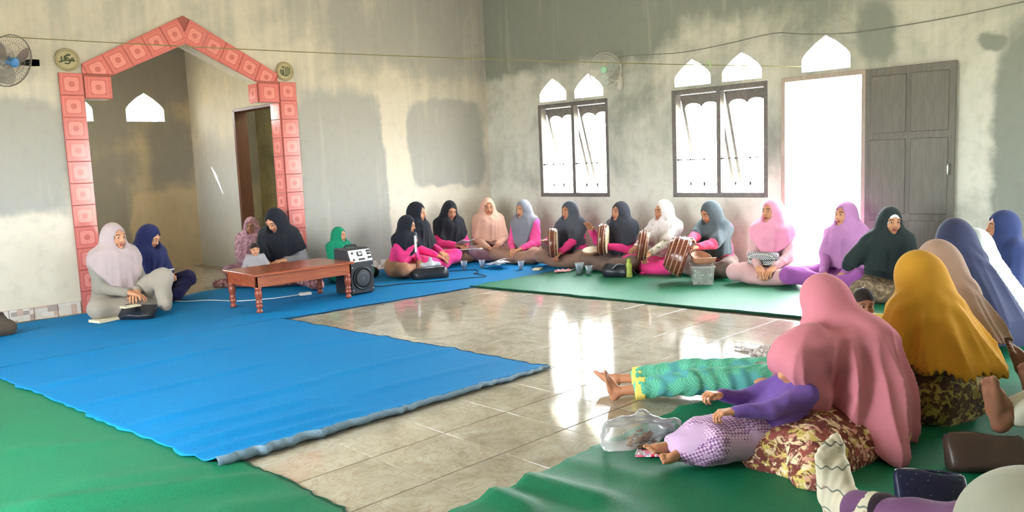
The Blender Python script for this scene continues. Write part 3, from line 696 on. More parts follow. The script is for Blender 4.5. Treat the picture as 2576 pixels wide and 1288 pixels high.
# ================================================================== people: smooth implicit bodies and cloth, meshed on a grid
def A3(*v): return np.array(v, np.float64)
def nrm(v): v = np.asarray(v, float); return v / max(1e-9, np.linalg.norm(v))
class Sdf:
    def __init__(s): s.p = []; s.post = []
    def cap(s, a, b, ra, rb=None, k=.03, op='+'): s.p.append(('c', np.asarray(a, float), np.asarray(b, float), ra, ra if rb is None else rb, k, op)); return s
    def ell(s, c, r, R=None, k=.03, op='+'): s.p.append(('e', np.asarray(c, float), np.asarray(r, float), np.eye(3) if R is None else np.asarray(R, float), 0, k, op)); return s
    def bounds(s, pad=.03):
        lo, hi = np.full(3, 1e9), np.full(3, -1e9)
        for q in s.p:
            if q[6] != '+': continue
            if q[0] == 'c':
                m = max(q[3], q[4]); lo = np.minimum(lo, np.minimum(q[1], q[2]) - m); hi = np.maximum(hi, np.maximum(q[1], q[2]) + m)
            else:
                e = np.sqrt(((q[3] * q[2]) ** 2).sum(1)); lo = np.minimum(lo, q[1] - e); hi = np.maximum(hi, q[1] + e)
        return lo - pad, hi + pad
    def __call__(s, P):
        P = P.astype(np.float32); D = None
        for q in s.p:
            if q[0] == 'c':
                a = q[1].astype(np.float32); ab = (q[2] - q[1]).astype(np.float32); L = float(ab @ ab) + 1e-12
                pa = P - a; t = np.clip(pa @ ab / L, 0, 1); pa -= t[:, None] * ab
                d = np.sqrt(np.einsum('ij,ij->i', pa, pa)) - (q[3] + (q[4] - q[3]) * t)
            else:
                l = (P - q[1].astype(np.float32)) @ q[3].astype(np.float32); r = q[2].astype(np.float32)
                x = l / r; k0 = np.sqrt(np.einsum('ij,ij->i', x, x)); y = x / r; k1 = np.sqrt(np.einsum('ij,ij->i', y, y)) + 1e-9
                d = k0 * (k0 - 1) / k1
            if D is None: D = d; continue
            k = q[5]
            if q[6] == '+':
                h = np.clip(k - np.abs(D - d), 0, None) / k; D = np.minimum(D, d) - h * h * k * .25
            elif q[6] == '-':
                h = np.clip(k - np.abs(D + d), 0, None) / k; D = np.maximum(D, -d) + h * h * k * .25
            else:
                D = np.maximum(D, d)
        for f in s.post: D = f(P, D)
        return D
def surf_net(D, lo, h):
    s = D < 0
    c = sum(s[i:s.shape[0] - 1 + i, j:s.shape[1] - 1 + j, k:s.shape[2] - 1 + k].astype(np.int8) for i in (0, 1) for j in (0, 1) for k in (0, 1))
    act = (c > 0) & (c < 8); A = np.argwhere(act)
    idx = np.full(act.shape, -1, np.int64); idx[act] = np.arange(len(A))
    pos = np.zeros((len(A), 3)); cnt = np.zeros(len(A))
    for a0 in range(3):
        for u in (0, 1):
            for v in (0, 1):
                o = [0, 0, 0]; o[(a0 + 1) % 3] = u; o[(a0 + 2) % 3] = v; e = list(o); e[a0] = 1
                da = D[A[:, 0] + o[0], A[:, 1] + o[1], A[:, 2] + o[2]]; db = D[A[:, 0] + e[0], A[:, 1] + e[1], A[:, 2] + e[2]]
                m = (da < 0) != (db < 0); t = np.where(m, da / np.where(m, da - db, 1), 0)
                for ax in range(3): pos[:, ax] += np.where(m, o[ax] + (t if ax == a0 else 0), 0)
                cnt += m
    V = lo + (A + pos / cnt[:, None]) * h
    Fs = []
    for ax in range(3):
        b, c2 = (ax + 1) % 3, (ax + 2) % 3
        sl = [slice(None)] * 3; sh = [slice(None)] * 3
        sl[ax] = slice(0, -1); sh[ax] = slice(1, None)
        for q in (b, c2): sl[q] = slice(1, -1); sh[q] = slice(1, -1)
        s0, s1 = s[tuple(sl)], s[tuple(sh)]; E = np.argwhere(s0 != s1); ins = s0[s0 != s1]
        if not len(E): continue
        E = E.copy(); E[:, b] += 1; E[:, c2] += 1
        def g(db, dc):
            q = E.copy(); q[:, b] += db; q[:, c2] += dc; return idx[q[:, 0], q[:, 1], q[:, 2]]
        Q = np.stack([g(-1, -1), g(0, -1), g(0, 0), g(-1, 0)], 1); Q[~ins] = Q[~ins][:, ::-1]; Fs.append(Q)
    F = np.concatenate(Fs) if Fs else np.zeros((0, 4), int)
    F = F[(F >= 0).all(1)]
    return V, F
def sdf_mesh(f, h, lo=None, hi=None, slack=.03):
    l0, h0 = f.bounds(); lo = l0 if lo is None else np.maximum(l0, lo); hi = h0 if hi is None else np.minimum(h0, hi)
    n = np.maximum(1, np.ceil((hi - lo) / (4 * h)).astype(int)); H = 4 * h
    ii = np.stack(np.meshgrid(*[np.arange(q) for q in n], indexing='ij'), -1)
    C = f((lo + (ii.reshape(-1, 3) + .5) * H)).reshape(n)
    keep = np.abs(C) < H * .87 * 1.35 + slack
    D = np.repeat(np.repeat(np.repeat(C, 4, 0), 4, 1), 4, 2)
    D = np.pad(D, ((0, 1),) * 3, mode='edge').astype(np.float32)
    M = np.zeros(D.shape, bool); kk = np.repeat(np.repeat(np.repeat(keep, 4, 0), 4, 1), 4, 2)
    for i in (0, 1):
        for j in (0, 1):
            for k in (0, 1): M[i:i + kk.shape[0], j:j + kk.shape[1], k:k + kk.shape[2]] |= kk
    G = np.argwhere(M); D[M] = f(lo + G * h)
    D[0], D[-1] = np.maximum(D[0], h * .1), np.maximum(D[-1], h * .1)
    D[:, 0], D[:, -1] = np.maximum(D[:, 0], h * .1), np.maximum(D[:, -1], h * .1)
    D[:, :, 0], D[:, :, -1] = np.maximum(D[:, :, 0], h * .1), np.maximum(D[:, :, -1], h * .1)
    return surf_net(D, lo, h)
def np_obj(name, V, F, mats, parent=None, mi=None):
    me = bpy.data.meshes.new(name); n, m = len(V), len(F)
    me.vertices.add(n); me.vertices.foreach_set('co', np.ascontiguousarray(V, np.float32).ravel())
    me.loops.add(m * 4); me.loops.foreach_set('vertex_index', np.ascontiguousarray(F, np.int32).ravel())
    me.polygons.add(m); me.polygons.foreach_set('loop_start', np.arange(0, m * 4, 4, dtype=np.int32))
    for q in mats: me.materials.append(q)
    if mi is not None: me.polygons.foreach_set('material_index', mi.astype(np.int32))
    me.polygons.foreach_set('use_smooth', np.ones(m, bool)); me.update(calc_edges=True); me.validate()
    return link(name, me, None, parent)

# ---- canonical head (origin mid-head, +x forward, +y its left)
EYE = A3(.078, .031, .006)
def head_sdf(ears=True, child=False):
    f = Sdf(); w = 1.06 if child else 1.0
    f.ell((-.014, 0, .026), (.094, .074 * w, .088)).ell((.026, 0, -.040), (.060, .056 * w, .074), k=.04)
    f.cap((.058, 0, -.094), (.064, 0, -.094), .022, k=.03)
    for s in (1, -1):
        f.cap((.060, s * .034, -.032), (.050, s * .046, -.045), .022 + (.005 if child else 0), k=.02)
        f.cap((.084, s * .012, .026), (.074, s * .042, .026), .011, k=.018)
        f.ell((.098, s * .031, .005), (.016, .019, .012), k=.014, op='-')
        f.ell((EYE[0], s * EYE[1], EYE[2]), (.0128,) * 3, k=.003)
        f.cap((.0885, s * .020, .014), (.0845, s * .043, .012), .0035, k=.006)
        f.cap((.0885, s * .022, -.003), (.0845, s * .041, -.002), .0030, k=.006)
        if ears: f.ell((-.008, s * .074 * w, -.004), (.020, .009, .032), k=.012)
    f.cap((.088, 0, .016), (.104, 0, -.024), .0075, .0115, k=.016)
    for s in (1, -1): f.cap((.094, s * .010, -.028), (.090, s * .013, -.030), .0075, k=.008)
    f.cap((.090, -.016, -.0555), (.0945, 0, -.0535), .0055, k=.006).cap((.0945, 0, -.0535), (.090, .016, -.0555), .0055, k=.006)
    f.cap((.089, -.013, -.066), (.089, .013, -.066), .0066, k=.006)
    f.cap((.093, -.02, -.0600), (.093, .02, -.0600), .0016, k=.004, op='-')
    f.cap((-.015, 0, -.06), (-.035, 0, -.17), .052, .055, k=.03)
    return f
def head_arrays(child=False, ears=True):
    V, F = sdf_mesh(head_sdf(ears, child), .0036, slack=.008)
    c = V[F].mean(1); mi = np.zeros(len(F), int); a = np.abs(c[:, 1])
    lip = (np.abs(c[:, 2] + .060) < .0115) & (a < .021 - np.abs(c[:, 2] + .060) * .5) & (c[:, 0] > .082); mi[lip] = 1
    brow = (np.abs(c[:, 2] - (.0265 - (a - .030) ** 2 * 6)) < .0036) & (a > .013) & (a < .047) & (c[:, 0] > .05); mi[brow] = 2
    e = np.stack([c[:, 0] - EYE[0], a - EYE[1], c[:, 2] - EYE[2]], 1); d = np.linalg.norm(e, axis=1)
    ball = (d < .0140) & (np.abs(e[:, 2]) < .0062) & (e[:, 0] > .004); mi[ball] = 3
    mi[ball & (np.hypot(e[:, 1], e[:, 2]) < .0068)] = 4
    return V, F, mi
def hand_sdf(curl=.45, thumb=.3):
    f = Sdf(); ys = (.033, .011, -.011, -.031); seg = ((.040, .024, .019), (.044, .028, .021), (.041, .026, .020), (.032, .019, .017)); rad = (.0092, .0095, .009, .0078)
    f.cap((-.045, .004, 0), (.0, .003, 0), .024, .023)
    for y, sg, r in zip(ys, seg, rad):
        k = A3(.086 - abs(y - .008) * .22, y, -.002); f.cap((.004, y * .55, 0), k, .0155, .0118, k=.016)
        a = curl * .75; p = k; yy = y
        for i, L in enumerate(sg):
            q = p + A3(L * math.cos(a), (y - .002) * .05, -L * math.sin(a)); f.cap(p, q, r * (1 - .08 * i), r * (.92 - .08 * i), k=.005); p = q; a += curl
    p0, p1 = A3(.015, .026, -.004), A3(.045, .050, -.014); d = A3(math.cos(.6 - thumb), math.sin(.6 - thumb), -.35)
    f.cap(p0, p1, .0150, .0122, k=.02).cap(p1, p1 + d * .030, .0115, .0105, k=.006).cap(p1 + d * .030, p1 + d * .030 + nrm(d + A3(0, -thumb, -.2)) * .024, .0105, .0085, k=.006)
    return f
HANDS = {k: sdf_mesh(hand_sdf(*v), .0030, slack=.006) for k, v in dict(relax=(.42, .35), grip=(.95, .8), flat=(.12, .15)).items()}
HEAD = head_arrays(False, False); HEAD_EARS = head_arrays(True, True)
def foot_sdf(f, an, fwd, up, side, s=1.0, grow=0.0, shin=None, k=.02):
    """an ankle point, fwd toe direction, up towards the shin, side = towards the big toe"""
    x, z = nrm(fwd), nrm(up); z = nrm(z - x * (z @ x)); y = nrm(np.cross(z, x)) * side
    P = lambda a, b, c: an + s * (x * a + y * b + z * c); g = grow
    f.cap(P(-.040, 0, -.038), P(.02, -.004, -.042), s * .029 + g, s * .025 + g, k=k).cap(P(0, 0, 0), P(.092, .008, -.030), s * .034 + g, s * .024 + g, k=k)
    f.cap(P(-.035, 0, -.02), P(-.012, 0, .02), s * .026 + g, s * .030 + g, k=k)
    f.cap(P(.02, -.018, -.045), P(.105, -.026, -.048), s * .021 + g, s * .016 + g, k=k).cap(P(.05, .012, -.04), P(.118, .020, -.045), s * .022 + g, s * .019 + g, k=k)
    for (bx, by, L, r) in ((.130, .026, .040, .0135), (.132, .004, .030, .0098), (.127, -.011, .027, .0092), (.120, -.025, .024, .0088), (.110, -.037, .021, .0082)):
        f.cap(P(bx - .018, by * .9, -.046), P(bx + L * .55, by, -.046), s * r + g, s * r + g, k=.006).cap(P(bx + L * .55, by, -.046), P(bx + L, by, -.051), s * r * 1.02 + g, s * r * .9 + g, k=.004)
    if shin is not None: f.cap(an, shin, s * .034 + g, s * .046 + g, k=k)
    return f
def skinmat(name, c):
    k = NT(name); k.set(.55, .35); c = lin(c); f = k.noise(9, 3); k.col(k.mix(f, [x * .93 for x in c], [x * 1.07 for x in c]))
    k.b.inputs['Subsurface Weight'].default_value = 0.0; k.bump(k.noise(220, 2), .06, .001); return k.m
SK = [skinmat('skin', (176, 122, 92)), skinmat('skin_warm', (196, 142, 108)), skinmat('skin_deep', (142, 98, 76))]
m_lip = plain('lips', (150, 78, 72), .45); m_brow = plain('brow', (44, 32, 28), .8); m_eyew = plain('eye_white', (214, 206, 198), .25); m_iris = plain('iris', (34, 22, 16), .15)
m_hair = fabric('hair_dark', (38, 30, 28), .7, .2)
def rotm(yaw, pitch, roll=0.0):
    cy, sy, cp, sp_, cr, sr = math.cos(yaw), math.sin(yaw), math.cos(pitch), math.sin(pitch), math.cos(roll), math.sin(roll)
    Rz = np.array([[cy, -sy, 0], [sy, cy, 0], [0, 0, 1]]); Ry = np.array([[cp, 0, sp_], [0, 1, 0], [-sp_, 0, cp]]); Rx = np.array([[1, 0, 0], [0, cr, -sr], [0, sr, cr]])
    return Rz @ Ry @ Rx
def ik(S, T, l1, l2, pole):
    d = T - S; L = min(np.linalg.norm(d), .985 * (l1 + l2)); u = nrm(d); a = (l1 * l1 - l2 * l2 + L * L) / (2 * L); hh = math.sqrt(max(1e-6, l1 * l1 - a * a))
    pl = nrm(pole - u * (pole @ u)); return S + u * a + pl * hh, S + u * L
CROSS = dict(kneeL=(.29, .30, .12), kneeR=(.29, -.30, .12), ankL=(.30, -.06, .07), ankR=(.22, .10, .07))
D2R = math.pi / 180
def person(label, px, ztop, face, head=(None, 5, 0), lean=6, armL=(.26, .07, .19), armR=(.27, -.05, .17), hands=('relax', 'relax'), legs=CROSS, hijab=None, blouse=None, skirt=None, skin=0,
           hem=.30, side=.55, hv=.10, fold=(.010, 11), drape=(), hclip=None, hroll=0, pos=None, hair=None, ears=False, childhead=False, feet=(), sleeve=1.0, skirt_x=(), blouse_x=(), res=.0125, group='women seated round the carpets',
           skirt_mat2=None, tops=0.10, width=1.0, nofeet=True, hfront=0.0, carve=1.0, inner=None, lap=True, bres=None, ffold=1.0, scale=None, zbase=.008, bell=None):
    """one seated figure. Local axes: +x the way the seat faces, +y its left, z up; metres before the scale that brings the head to ztop"""
    le = lean * D2R; Pv = A3(0, 0, tops); S = Pv + A3(.42 * math.sin(le), 0, .42 * math.cos(le))
    hy = ((head[0] - face) if head[0] is not None else 0) * D2R; hp = head[1] * D2R; R = rotm(hy, hp, hroll * D2R)
    H = S + A3(.025 + .05 * math.sin(le + hp), 0, .155 - .02 * abs(math.sin(hp))); hs = 1.0 if not childhead else 1.08
    top = H + R @ A3(-.012, 0, .125 if hijab else .116) * hs
    s = scale or (ztop - zbase) / top[2]; fz = face * D2R
    if pos is None:
        w0 = at(px[0], px[1], ztop); t = top * s; pos = (w0[0] - (t[0] * math.cos(fz) - t[1] * math.sin(fz)), w0[1] - (t[0] * math.sin(fz) + t[1] * math.cos(fz)))
    ca, sa = math.cos(fz), math.sin(fz)
    def loc(p):      # world point -> local, unscaled
        dx, dy = p[0] - pos[0], p[1] - pos[1]; return A3(dx * ca + dy * sa, -dx * sa + dy * ca, p[2] - zbase) / s
    sk = SK[skin]; SL, SR = S + A3(-.005, .140 * width, -.015), S + A3(-.005, -.140 * width, -.015)
    def tgt(a): return loc(a[1]) if isinstance(a[0], str) else A3(*a[:3])
    TL, TR = tgt(armL), tgt(armR)
    EL, WL = ik(SL, TL, .265, .235, A3(-.35, .55, -.8)); ER, WR = ik(SR, TR, .265, .235, A3(-.35, -.55, -.8))
    lg = {k: A3(*v) for k, v in legs.items()}
    hipL, hipR = A3(-.01, .09, tops + .01), A3(-.01, -.09, tops + .01)
    # --- body: one mesh, finely meshed where skin shows
    b = Sdf(); b.cap(Pv + A3(0, -.06, 0), Pv + A3(0, .06, 0), .09).cap(Pv, S + A3(0, 0, -.08), .085, .09, k=.06).cap(SL, SR, .045, k=.05).cap(S + A3(0, 0, -.02), H + R @ A3(-.03, 0, -.08) * hs, .05, .045, k=.04)
    for Sx, Ex, Wx in ((SL, EL, WL), (SR, ER, WR)): b.cap(Sx, Ex, .042, .034, k=.03).cap(Ex, Wx, .034, .024, k=.02)
    for hp_, kn, an in ((hipL, lg['kneeL'], lg['ankL']), (hipR, lg['kneeR'], lg['ankR'])): b.cap(hp_, kn, .065, .048, k=.04).cap(kn, an, .045, .03, k=.03)
    parts = [sdf_mesh(b, .02) + (None,)]
    hV, hF, hM = HEAD_EARS if (ears or childhead) else HEAD
    parts.append(((H + (hV * hs) @ R.T), hF, hM))
    for Ex, Wx, kind, mir, arm in ((EL, WL, hands[0], -1, armL), (ER, WR, hands[1], 1, armR)):
        if kind is None: continue
        V_, F_ = HANDS[kind]; xd = nrm(Wx - Ex); zd = A3(0, 0, 1.0)
        ex = arm[2] if isinstance(arm[0], str) and len(arm) > 2 else (arm[3] if len(arm) > 3 else None)
        if ex is not None:
            xd = nrm(A3(*ex[0])); zd = A3(*ex[1])
            if isinstance(arm[0], str): xd = A3(xd[0] * ca + xd[1] * sa, -xd[0] * sa + xd[1] * ca, xd[2]); zd = A3(zd[0] * ca + zd[1] * sa, -zd[0] * sa + zd[1] * ca, zd[2])
        zd = nrm(zd - xd * (zd @ xd)) if np.linalg.norm(zd - xd * (zd @ xd)) > 1e-3 else nrm(np.cross(xd, A3(0, 1, 0)))
        yd = np.cross(zd, xd); B = np.stack([xd, yd, zd], 1); v = V_ * A3(1, mir, 1); parts.append((Wx + v @ B.T, F_ if mir > 0 else F_[:, ::-1], None))
    for ft in feet:
        f = Sdf(); foot_sdf(f, A3(*ft['ank']), A3(*ft['fwd']), A3(*ft['up']), ft['side'], ft.get('s', 1.0), shin=A3(*ft['shin']) if 'shin' in ft else None); parts.append(sdf_mesh(f, ft.get('res', .004), slack=.008) + (None,))
    if not feet and not nofeet:
        for an, d in ((lg['ankL'], A3(.5, -.85, 0)), (lg['ankR'], A3(.5, .85, 0))):
            f = Sdf(); foot_sdf(f, an, d, A3(0, 0, 1), 1, .9); parts.append(sdf_mesh(f, .009) + (None,))
    V = []; F = []; M = []; o = 0
    for v, q, mm in parts: V.append(v); F.append(q + o); M.append(np.zeros(len(q), int) if mm is None else mm); o += len(v)
    V = np.concatenate(V) * s; V[:, 2] = np.maximum(V[:, 2], .001)
    root = np_obj('person', V, np.concatenate(F), [sk, m_lip, m_brow, m_eyew, m_iris], None, np.concatenate(M))
    root.location = (pos[0], pos[1], zbase); root.rotation_euler = (0, 0, fz); tag(root, label, 'person', group)
    flr = lambda P, D: np.maximum(D, .004 - P[:, 2])
    rs = random.random() * 6
    def wrk(amp, fr): return lambda P, D: D + amp * (np.sin(P[:, 0] * fr + 2.2 * np.sin(P[:, 2] * fr * .6 + rs)) * np.sin(P[:, 1] * fr * .8 + 1.7 * np.sin(P[:, 0] * fr * .5) + rs) + .6 * np.sin((P[:, 2] * 1.3 + P[:, 1] * .7) * fr * 1.5 + 2 * np.sin(P[:, 0] * fr)))
    def put(name, f, m, h=res, lab=None):
        V, F = sdf_mesh(f, h); oo = np_obj(name, V * s, F, [m], root); 
        if lab: oo['label'] = lab
        return oo
    if blouse is not None:
        f = Sdf(); 
        for q in (-1, 1): f.cap(S + A3(0, q * .07 * width, -.05), Pv + A3(.0, q * .065 * width, -.02), .100 * width, .122 * width, k=.06)
        f.cap(SL + A3(0, 0, -.01), SR + A3(0, 0, -.01), .062, k=.05)
        for Sx, Ex, Wx in ((SL, EL, WL), (SR, ER, WR)): f.cap(Sx, Ex, .064, .056, k=.035).cap(Ex, Ex + (Wx - Ex) * .93 * sleeve, .054, .040, k=.025)
        for q in blouse_x: f.cap(*q[:4], k=q[4] if len(q) > 4 else .04)
        
        def bfold(P_, D, a=.009 * ffold):
            q = 34 * (P_[:, 2] * .8 + P_[:, 1] * .5 - P_[:, 0] * .3) + 2.2 * np.sin(P_[:, 0] * 14 + rs) + 1.6 * np.sin(P_[:, 1] * 13 + rs)
            return D + a * (.34 - (1 - np.abs(np.sin(q * .5)) ** .6))
        f.post += [wrk(.003 * ffold, 42), bfold, flr]; put('blouse', f, blouse, bres or res)
    if skirt is not None:
        f = Sdf(); f.cap(hipL, hipR, .122, k=.06).cap(Pv + A3(0, -.05, .04), Pv + A3(0, .05, .04), .118, k=.05)
        for hp_, kn, an in ((hipL, lg['kneeL'], lg['ankL']), (hipR, lg['kneeR'], lg['ankR'])): f.cap(hp_, kn, .100, .082, k=.05).cap(kn, kn + (an - kn) * .9, .076, .062, k=.04)
        if lap: f.ell((.17, 0, .06), (.21, .27, .080), k=.07)
        for q in skirt_x:
            if isinstance(q[0], str): q = (loc(q[1]), loc(q[2]), *q[3:])
            f.cap(*q[:4], k=q[4] if len(q) > 4 else .05)
        
        def sfold(P_, D, a=.015 * ffold):
            q = 26 * (P_[:, 1] * .55 + P_[:, 0] * .75 + .5 * P_[:, 2]) + 2.4 * np.sin(P_[:, 0] * 9 + rs) + 1.8 * np.sin(P_[:, 1] * 11 + 2 * rs)
            q2 = 31 * (P_[:, 1] * .8 - P_[:, 0] * .5 + .7 * P_[:, 2]) + 2 * np.sin(P_[:, 0] * 8 + P_[:, 2] * 12 + rs)
            return D + a * (.34 - .6 * (1 - np.abs(np.sin(q * .5)) ** .6) - .4 * (1 - np.abs(np.sin(q2 * .5)) ** .6))
        f.post += [wrk(.004 * ffold, 24), sfold, flr]; put('skirt', f, skirt)
    if hijab is not None:
        f = Sdf(); f.ell(H + R @ A3(-.010, 0, .014), (.109, .088, .113), R).cap(H + R @ A3(-.022, 0, -.03), S + A3(-.005, 0, -.03), .086, .128, k=.05)
        for q in (-1, 1): f.cap(H + R @ A3(-.02, q * .030, -.05), S + A3(-.005, q * .105, -.03), .060, .078, k=.06)
        f.cap(H + R @ A3(.040, 0, -.090), S + A3(.075 + hfront, 0, -.07), .048, .092, k=.06).cap(SL + A3(0, -.02, -.02), SR + A3(0, .02, -.02), .070, k=.06)
        if bell: f.cap(H + R @ A3(-.02, 0, -.02), A3(bell[0], 0, bell[1]), .098, bell[2], k=.06)
        for q in (-1, 1): f.cap(S + A3(.03, q * .055 * width, -.04), Pv + A3(.05 + hfront, q * .07 * width, .06), .112 * width, .130 * width, k=.06)
        for Sx, Ex in ((SL, EL), (SR, ER)): f.cap(Sx, Sx + (Ex - Sx) * (1.05 if bell else .85), .069, .088 if bell else .074, k=.05)
        for q in drape:
            if isinstance(q[0], str): q = (loc(q[1]), loc(q[2]), *q[3:])
            f.cap(*q[:4], k=q[4] if len(q) > 4 else .08)
        N = S + A3(.0, 0, .06); ph = random.random() * 6; A_, nf = fold
        def folds(P, D):
            x, y, z = P[:, 0] - N[0], P[:, 1] - N[1], P[:, 2] - N[2]; th = np.arctan2(y, x); w_ = np.clip(-z / .22 + .12, 0, 1)
            q1 = nf * th + ph + 1.1 * np.sin(z * 7 + ph); q2 = nf * 1.63 * th + 2 * ph - 5 * z
            sn = .65 * (1 - np.abs(np.sin(q1 * .5)) ** .7) + .35 * (1 - np.abs(np.sin(q2 * .5)) ** .7)
            return D + A_ * 1.7 * w_ * (.32 - sn) + .0035 * np.sin(P[:, 2] * 55 + 5 * np.sin(th * 2) + ph) * np.clip(1.2 - np.abs(z + .02) / .09, 0, 1)
        f.post.append(folds)
        def clip(P, D):
            zh = hem + side * np.clip(np.abs(P[:, 1]) - .07, 0, .3) - hv * np.clip(P[:, 0] - .02, -.05, .2) + .008 * np.sin(np.arctan2(P[:, 1], P[:, 0] - .02) * 9 + ph)
            return np.maximum(D, zh - P[:, 2])
        f.post.append(hclip if hclip else clip); f.post.append(flr)
        cv = Sdf(); cv.ell(H + R @ A3(.088, 0, -.014), (.072 * carve, .0555, .084), R)
        def carve_f(P, D): e = cv(P); return np.maximum(D, -e)
        f.post.append(carve_f); put('hijab', f, hijab, res * .72 if res > .009 else res)
        if inner is not None:
            f = Sdf(); f.ell(H + R @ A3(-.008, 0, .012), (.101, .0815, .106), R)
            e2 = Sdf(); e2.ell(H + R @ A3(.09, 0, -.045), (.09, .052, .092), R); f.post.append(lambda P, D: np.maximum(D, -e2(P))); put('inner_cap', f, inner, .005, 'white ribbed cap under the hijab')
    if hair is not None:
        f = Sdf(); f.ell(H + R @ A3(-.016, 0, .030) * hs, A3(.099, .081, .092) * hs, R)
        e2 = Sdf(); e2.ell(H + R @ A3(.085, 0, -.035) * hs, A3(.095, .078, .092) * hs, R)
        f.post.append(lambda P, D: np.maximum(D + .0025 * np.sin(P[:, 0] * 160) * np.sin(P[:, 1] * 150 + P[:, 2] * 90), -e2(P))); f.post.append(lambda P, D: np.maximum(D, -((P - H) @ R[:, 2] + .055))); put('hair', f, hair, .0045)
    return dict(root=root, pos=np.array(pos), s=s, face=fz, H=H, R=R, WL=WL, WR=WR, S=S, W=lambda p: A3(pos[0] + s * (p[0] * ca - p[1] * sa), pos[1] + s * (p[0] * sa + p[1] * ca), zbase + s * p[2]), loc=loc)

# ================================================================== the people
FB = fabric
BLACK = FB('black_jersey', (32, 34, 42)); NAVY = FB('navy_jersey', (36, 42, 84)); PINK = FB('magenta_cloth', (226, 62, 134)); BROWN = FB('brown_cloth', (150, 112, 90)); BROWN2 = FB('brown_cloth_warm', (160, 118, 92))
CHAR = FB('charcoal_jersey', (70, 74, 84)); CHAR2 = FB('slate_jersey', (80, 92, 98))
PEOPLE = {}
def P(key, *a, **k): PEOPLE[key] = person(*a, **k); return PEOPLE[key]
P('lilac', 'woman in a pale lilac hijab and grey dress sitting against the arch column', (282, 560), .865, 100, (112, 4, 3), 4, armL=(.24, .06, .20), armR=(.26, -.03, .20), hijab=FB('lilac_grey_jersey', (172, 157, 158)),
  blouse=FB('grey_knit', (140, 136, 128)), skirt=FB('grey_linen', (150, 143, 133)), skin=1, hem=.20, side=1.5, hv=.10, legs=dict(kneeL=(.36, .24, .30), kneeR=(.26, -.30, .10), ankL=(.50, .16, .06), ankR=(.24, .04, .06)), width=1.1)
P('phone', 'woman in a navy hijab looking down at a phone inside the arch', (385, 566), .79, 112, (128, 30, 0), 10, armL=(.30, .05, .27), armR=(.31, -.05, .27), hands=('grip', 'grip'), hijab=NAVY, blouse=NAVY, skirt=FB('navy_skirt', (34, 34, 70)), skin=1, hem=.14, side=.3,
  legs=dict(kneeL=(.30, .28, .20), kneeR=(.28, -.30, .12), ankL=(.40, .02, .07), ankR=(.22, .10, .07)))
P('mauve', 'child in a mauve flowered hijab behind the woman in black', (630, 545), .74, 62, (52, 6, 0), 2, hijab=blotch('mauve_print', (148, 112, 122), [(186, 150, 156), (110, 76, 92)], 30), blouse=FB('mauve', (140, 110, 124)), skirt=FB('mauve', (140, 110, 124)), skin=2, hem=.2)
P('mother', 'woman in a long black hijab bending over a baby behind the table', (680, 527), .86, 42, (20, 34, 0), 14, armL=(.30, .12, .26), armR=(.34, -.06, .24), hijab=BLACK, blouse=FB('grey_sheer', (120, 118, 122)), skin=1, hem=.26, side=.5, hv=.05,
  skirt=blotch('mauve_flower_skirt', (122, 78, 84), [(178, 132, 136), (92, 58, 72), (196, 160, 150)], 22), legs=dict(kneeL=(.44, .34, .10), kneeR=(.34, -.28, .12), ankL=(.62, .55, .05), ankR=(.3, .1, .06)), skirt_x=(('w', at(690, 706, .06), at(548, 716, .04), .10, .055, .1),))
P('baby', 'baby with short dark hair sitting on the lap of the woman in black', (640, 612), .53, 70, (72, 10, 0), 0, armL=(.24, .16, .30), armR=(.22, -.16, .26), blouse=FB('baby_grey', (150, 146, 150)), skirt=FB('baby_grey', (150, 146, 150)), skin=1, hair=m_hair, childhead=True, zbase=.12, group='children')
P('green', 'child in a green hijab sitting by the wall behind the speaker', (850, 570), .625, 96, (116, 2, 0), 0, hijab=FB('emerald_jersey', (24, 128, 96)), blouse=FB('emerald_jersey', (24, 128, 96)), skirt=FB('emerald_jersey', (24, 128, 96)), skin=1, hem=.14, side=.2, group='children')
P('mic', 'woman in a black hijab and pink blouse singing into a microphone', (1026, 541), .715, 108, (128, 14, 0), 16, armR=(.25, -.03, .40, ((.3, .5, .8), (.9, -.2, .1))), armL=(.28, .07, .18), hands=('relax', 'grip'), hijab=BLACK, blouse=PINK, skirt=BROWN2, skin=0, hem=.27, side=1.2, hv=.02)
P('behind', 'woman in a black hijab and pink dress behind the singer, chin covered', (1047, 507), .845, 104, (122, 6, 0), 2, armL=(.30, .10, .20), armR=(.32, -.02, .18), hijab=BLACK, blouse=PINK, skirt=PINK, skin=1, hem=.20, side=.7, legs=dict(kneeL=(.34, .30, .14), kneeR=(.40, -.28, .12), ankL=(.32, -.02, .07), ankR=(.25, .12, .07)))
P('reader', 'woman in a black hijab and pink blouse reading a booklet before the white wall', (1133, 505), .81, 80, (74, 20, 0), 8, armL=(.34, .06, .22), armR=(.36, -.08, .24), hands=('grip', 'grip'), hijab=FB('black_crepe', (38, 40, 48)), blouse=PINK, skirt=BROWN, skin=0, hem=.25, side=.8, hv=.08)
P('beige', 'woman in a beige pink ruffled hijab sitting in the room corner', (1226, 497), .82, 56, (56, 4, 0), 0, hijab=FB('beige_rose_jersey', (206, 166, 148)), blouse=FB('beige_rose_jersey', (206, 166, 148)), skirt=FB('plum_cloth', (138, 102, 112)), skin=0, hem=.24, side=.1, hv=.02)
P('grey', 'woman in a grey hijab tucked over a bright pink blouse under the first window', (1316, 502), .795, 14, (2, 4, 0), 3, hijab=FB('grey_jersey', (124, 126, 136)), blouse=FB('bright_pink', (236, 86, 156)), skirt=FB('taupe_brown', (156, 120, 104)), skin=1, hem=.17, side=3.4, hv=.0)
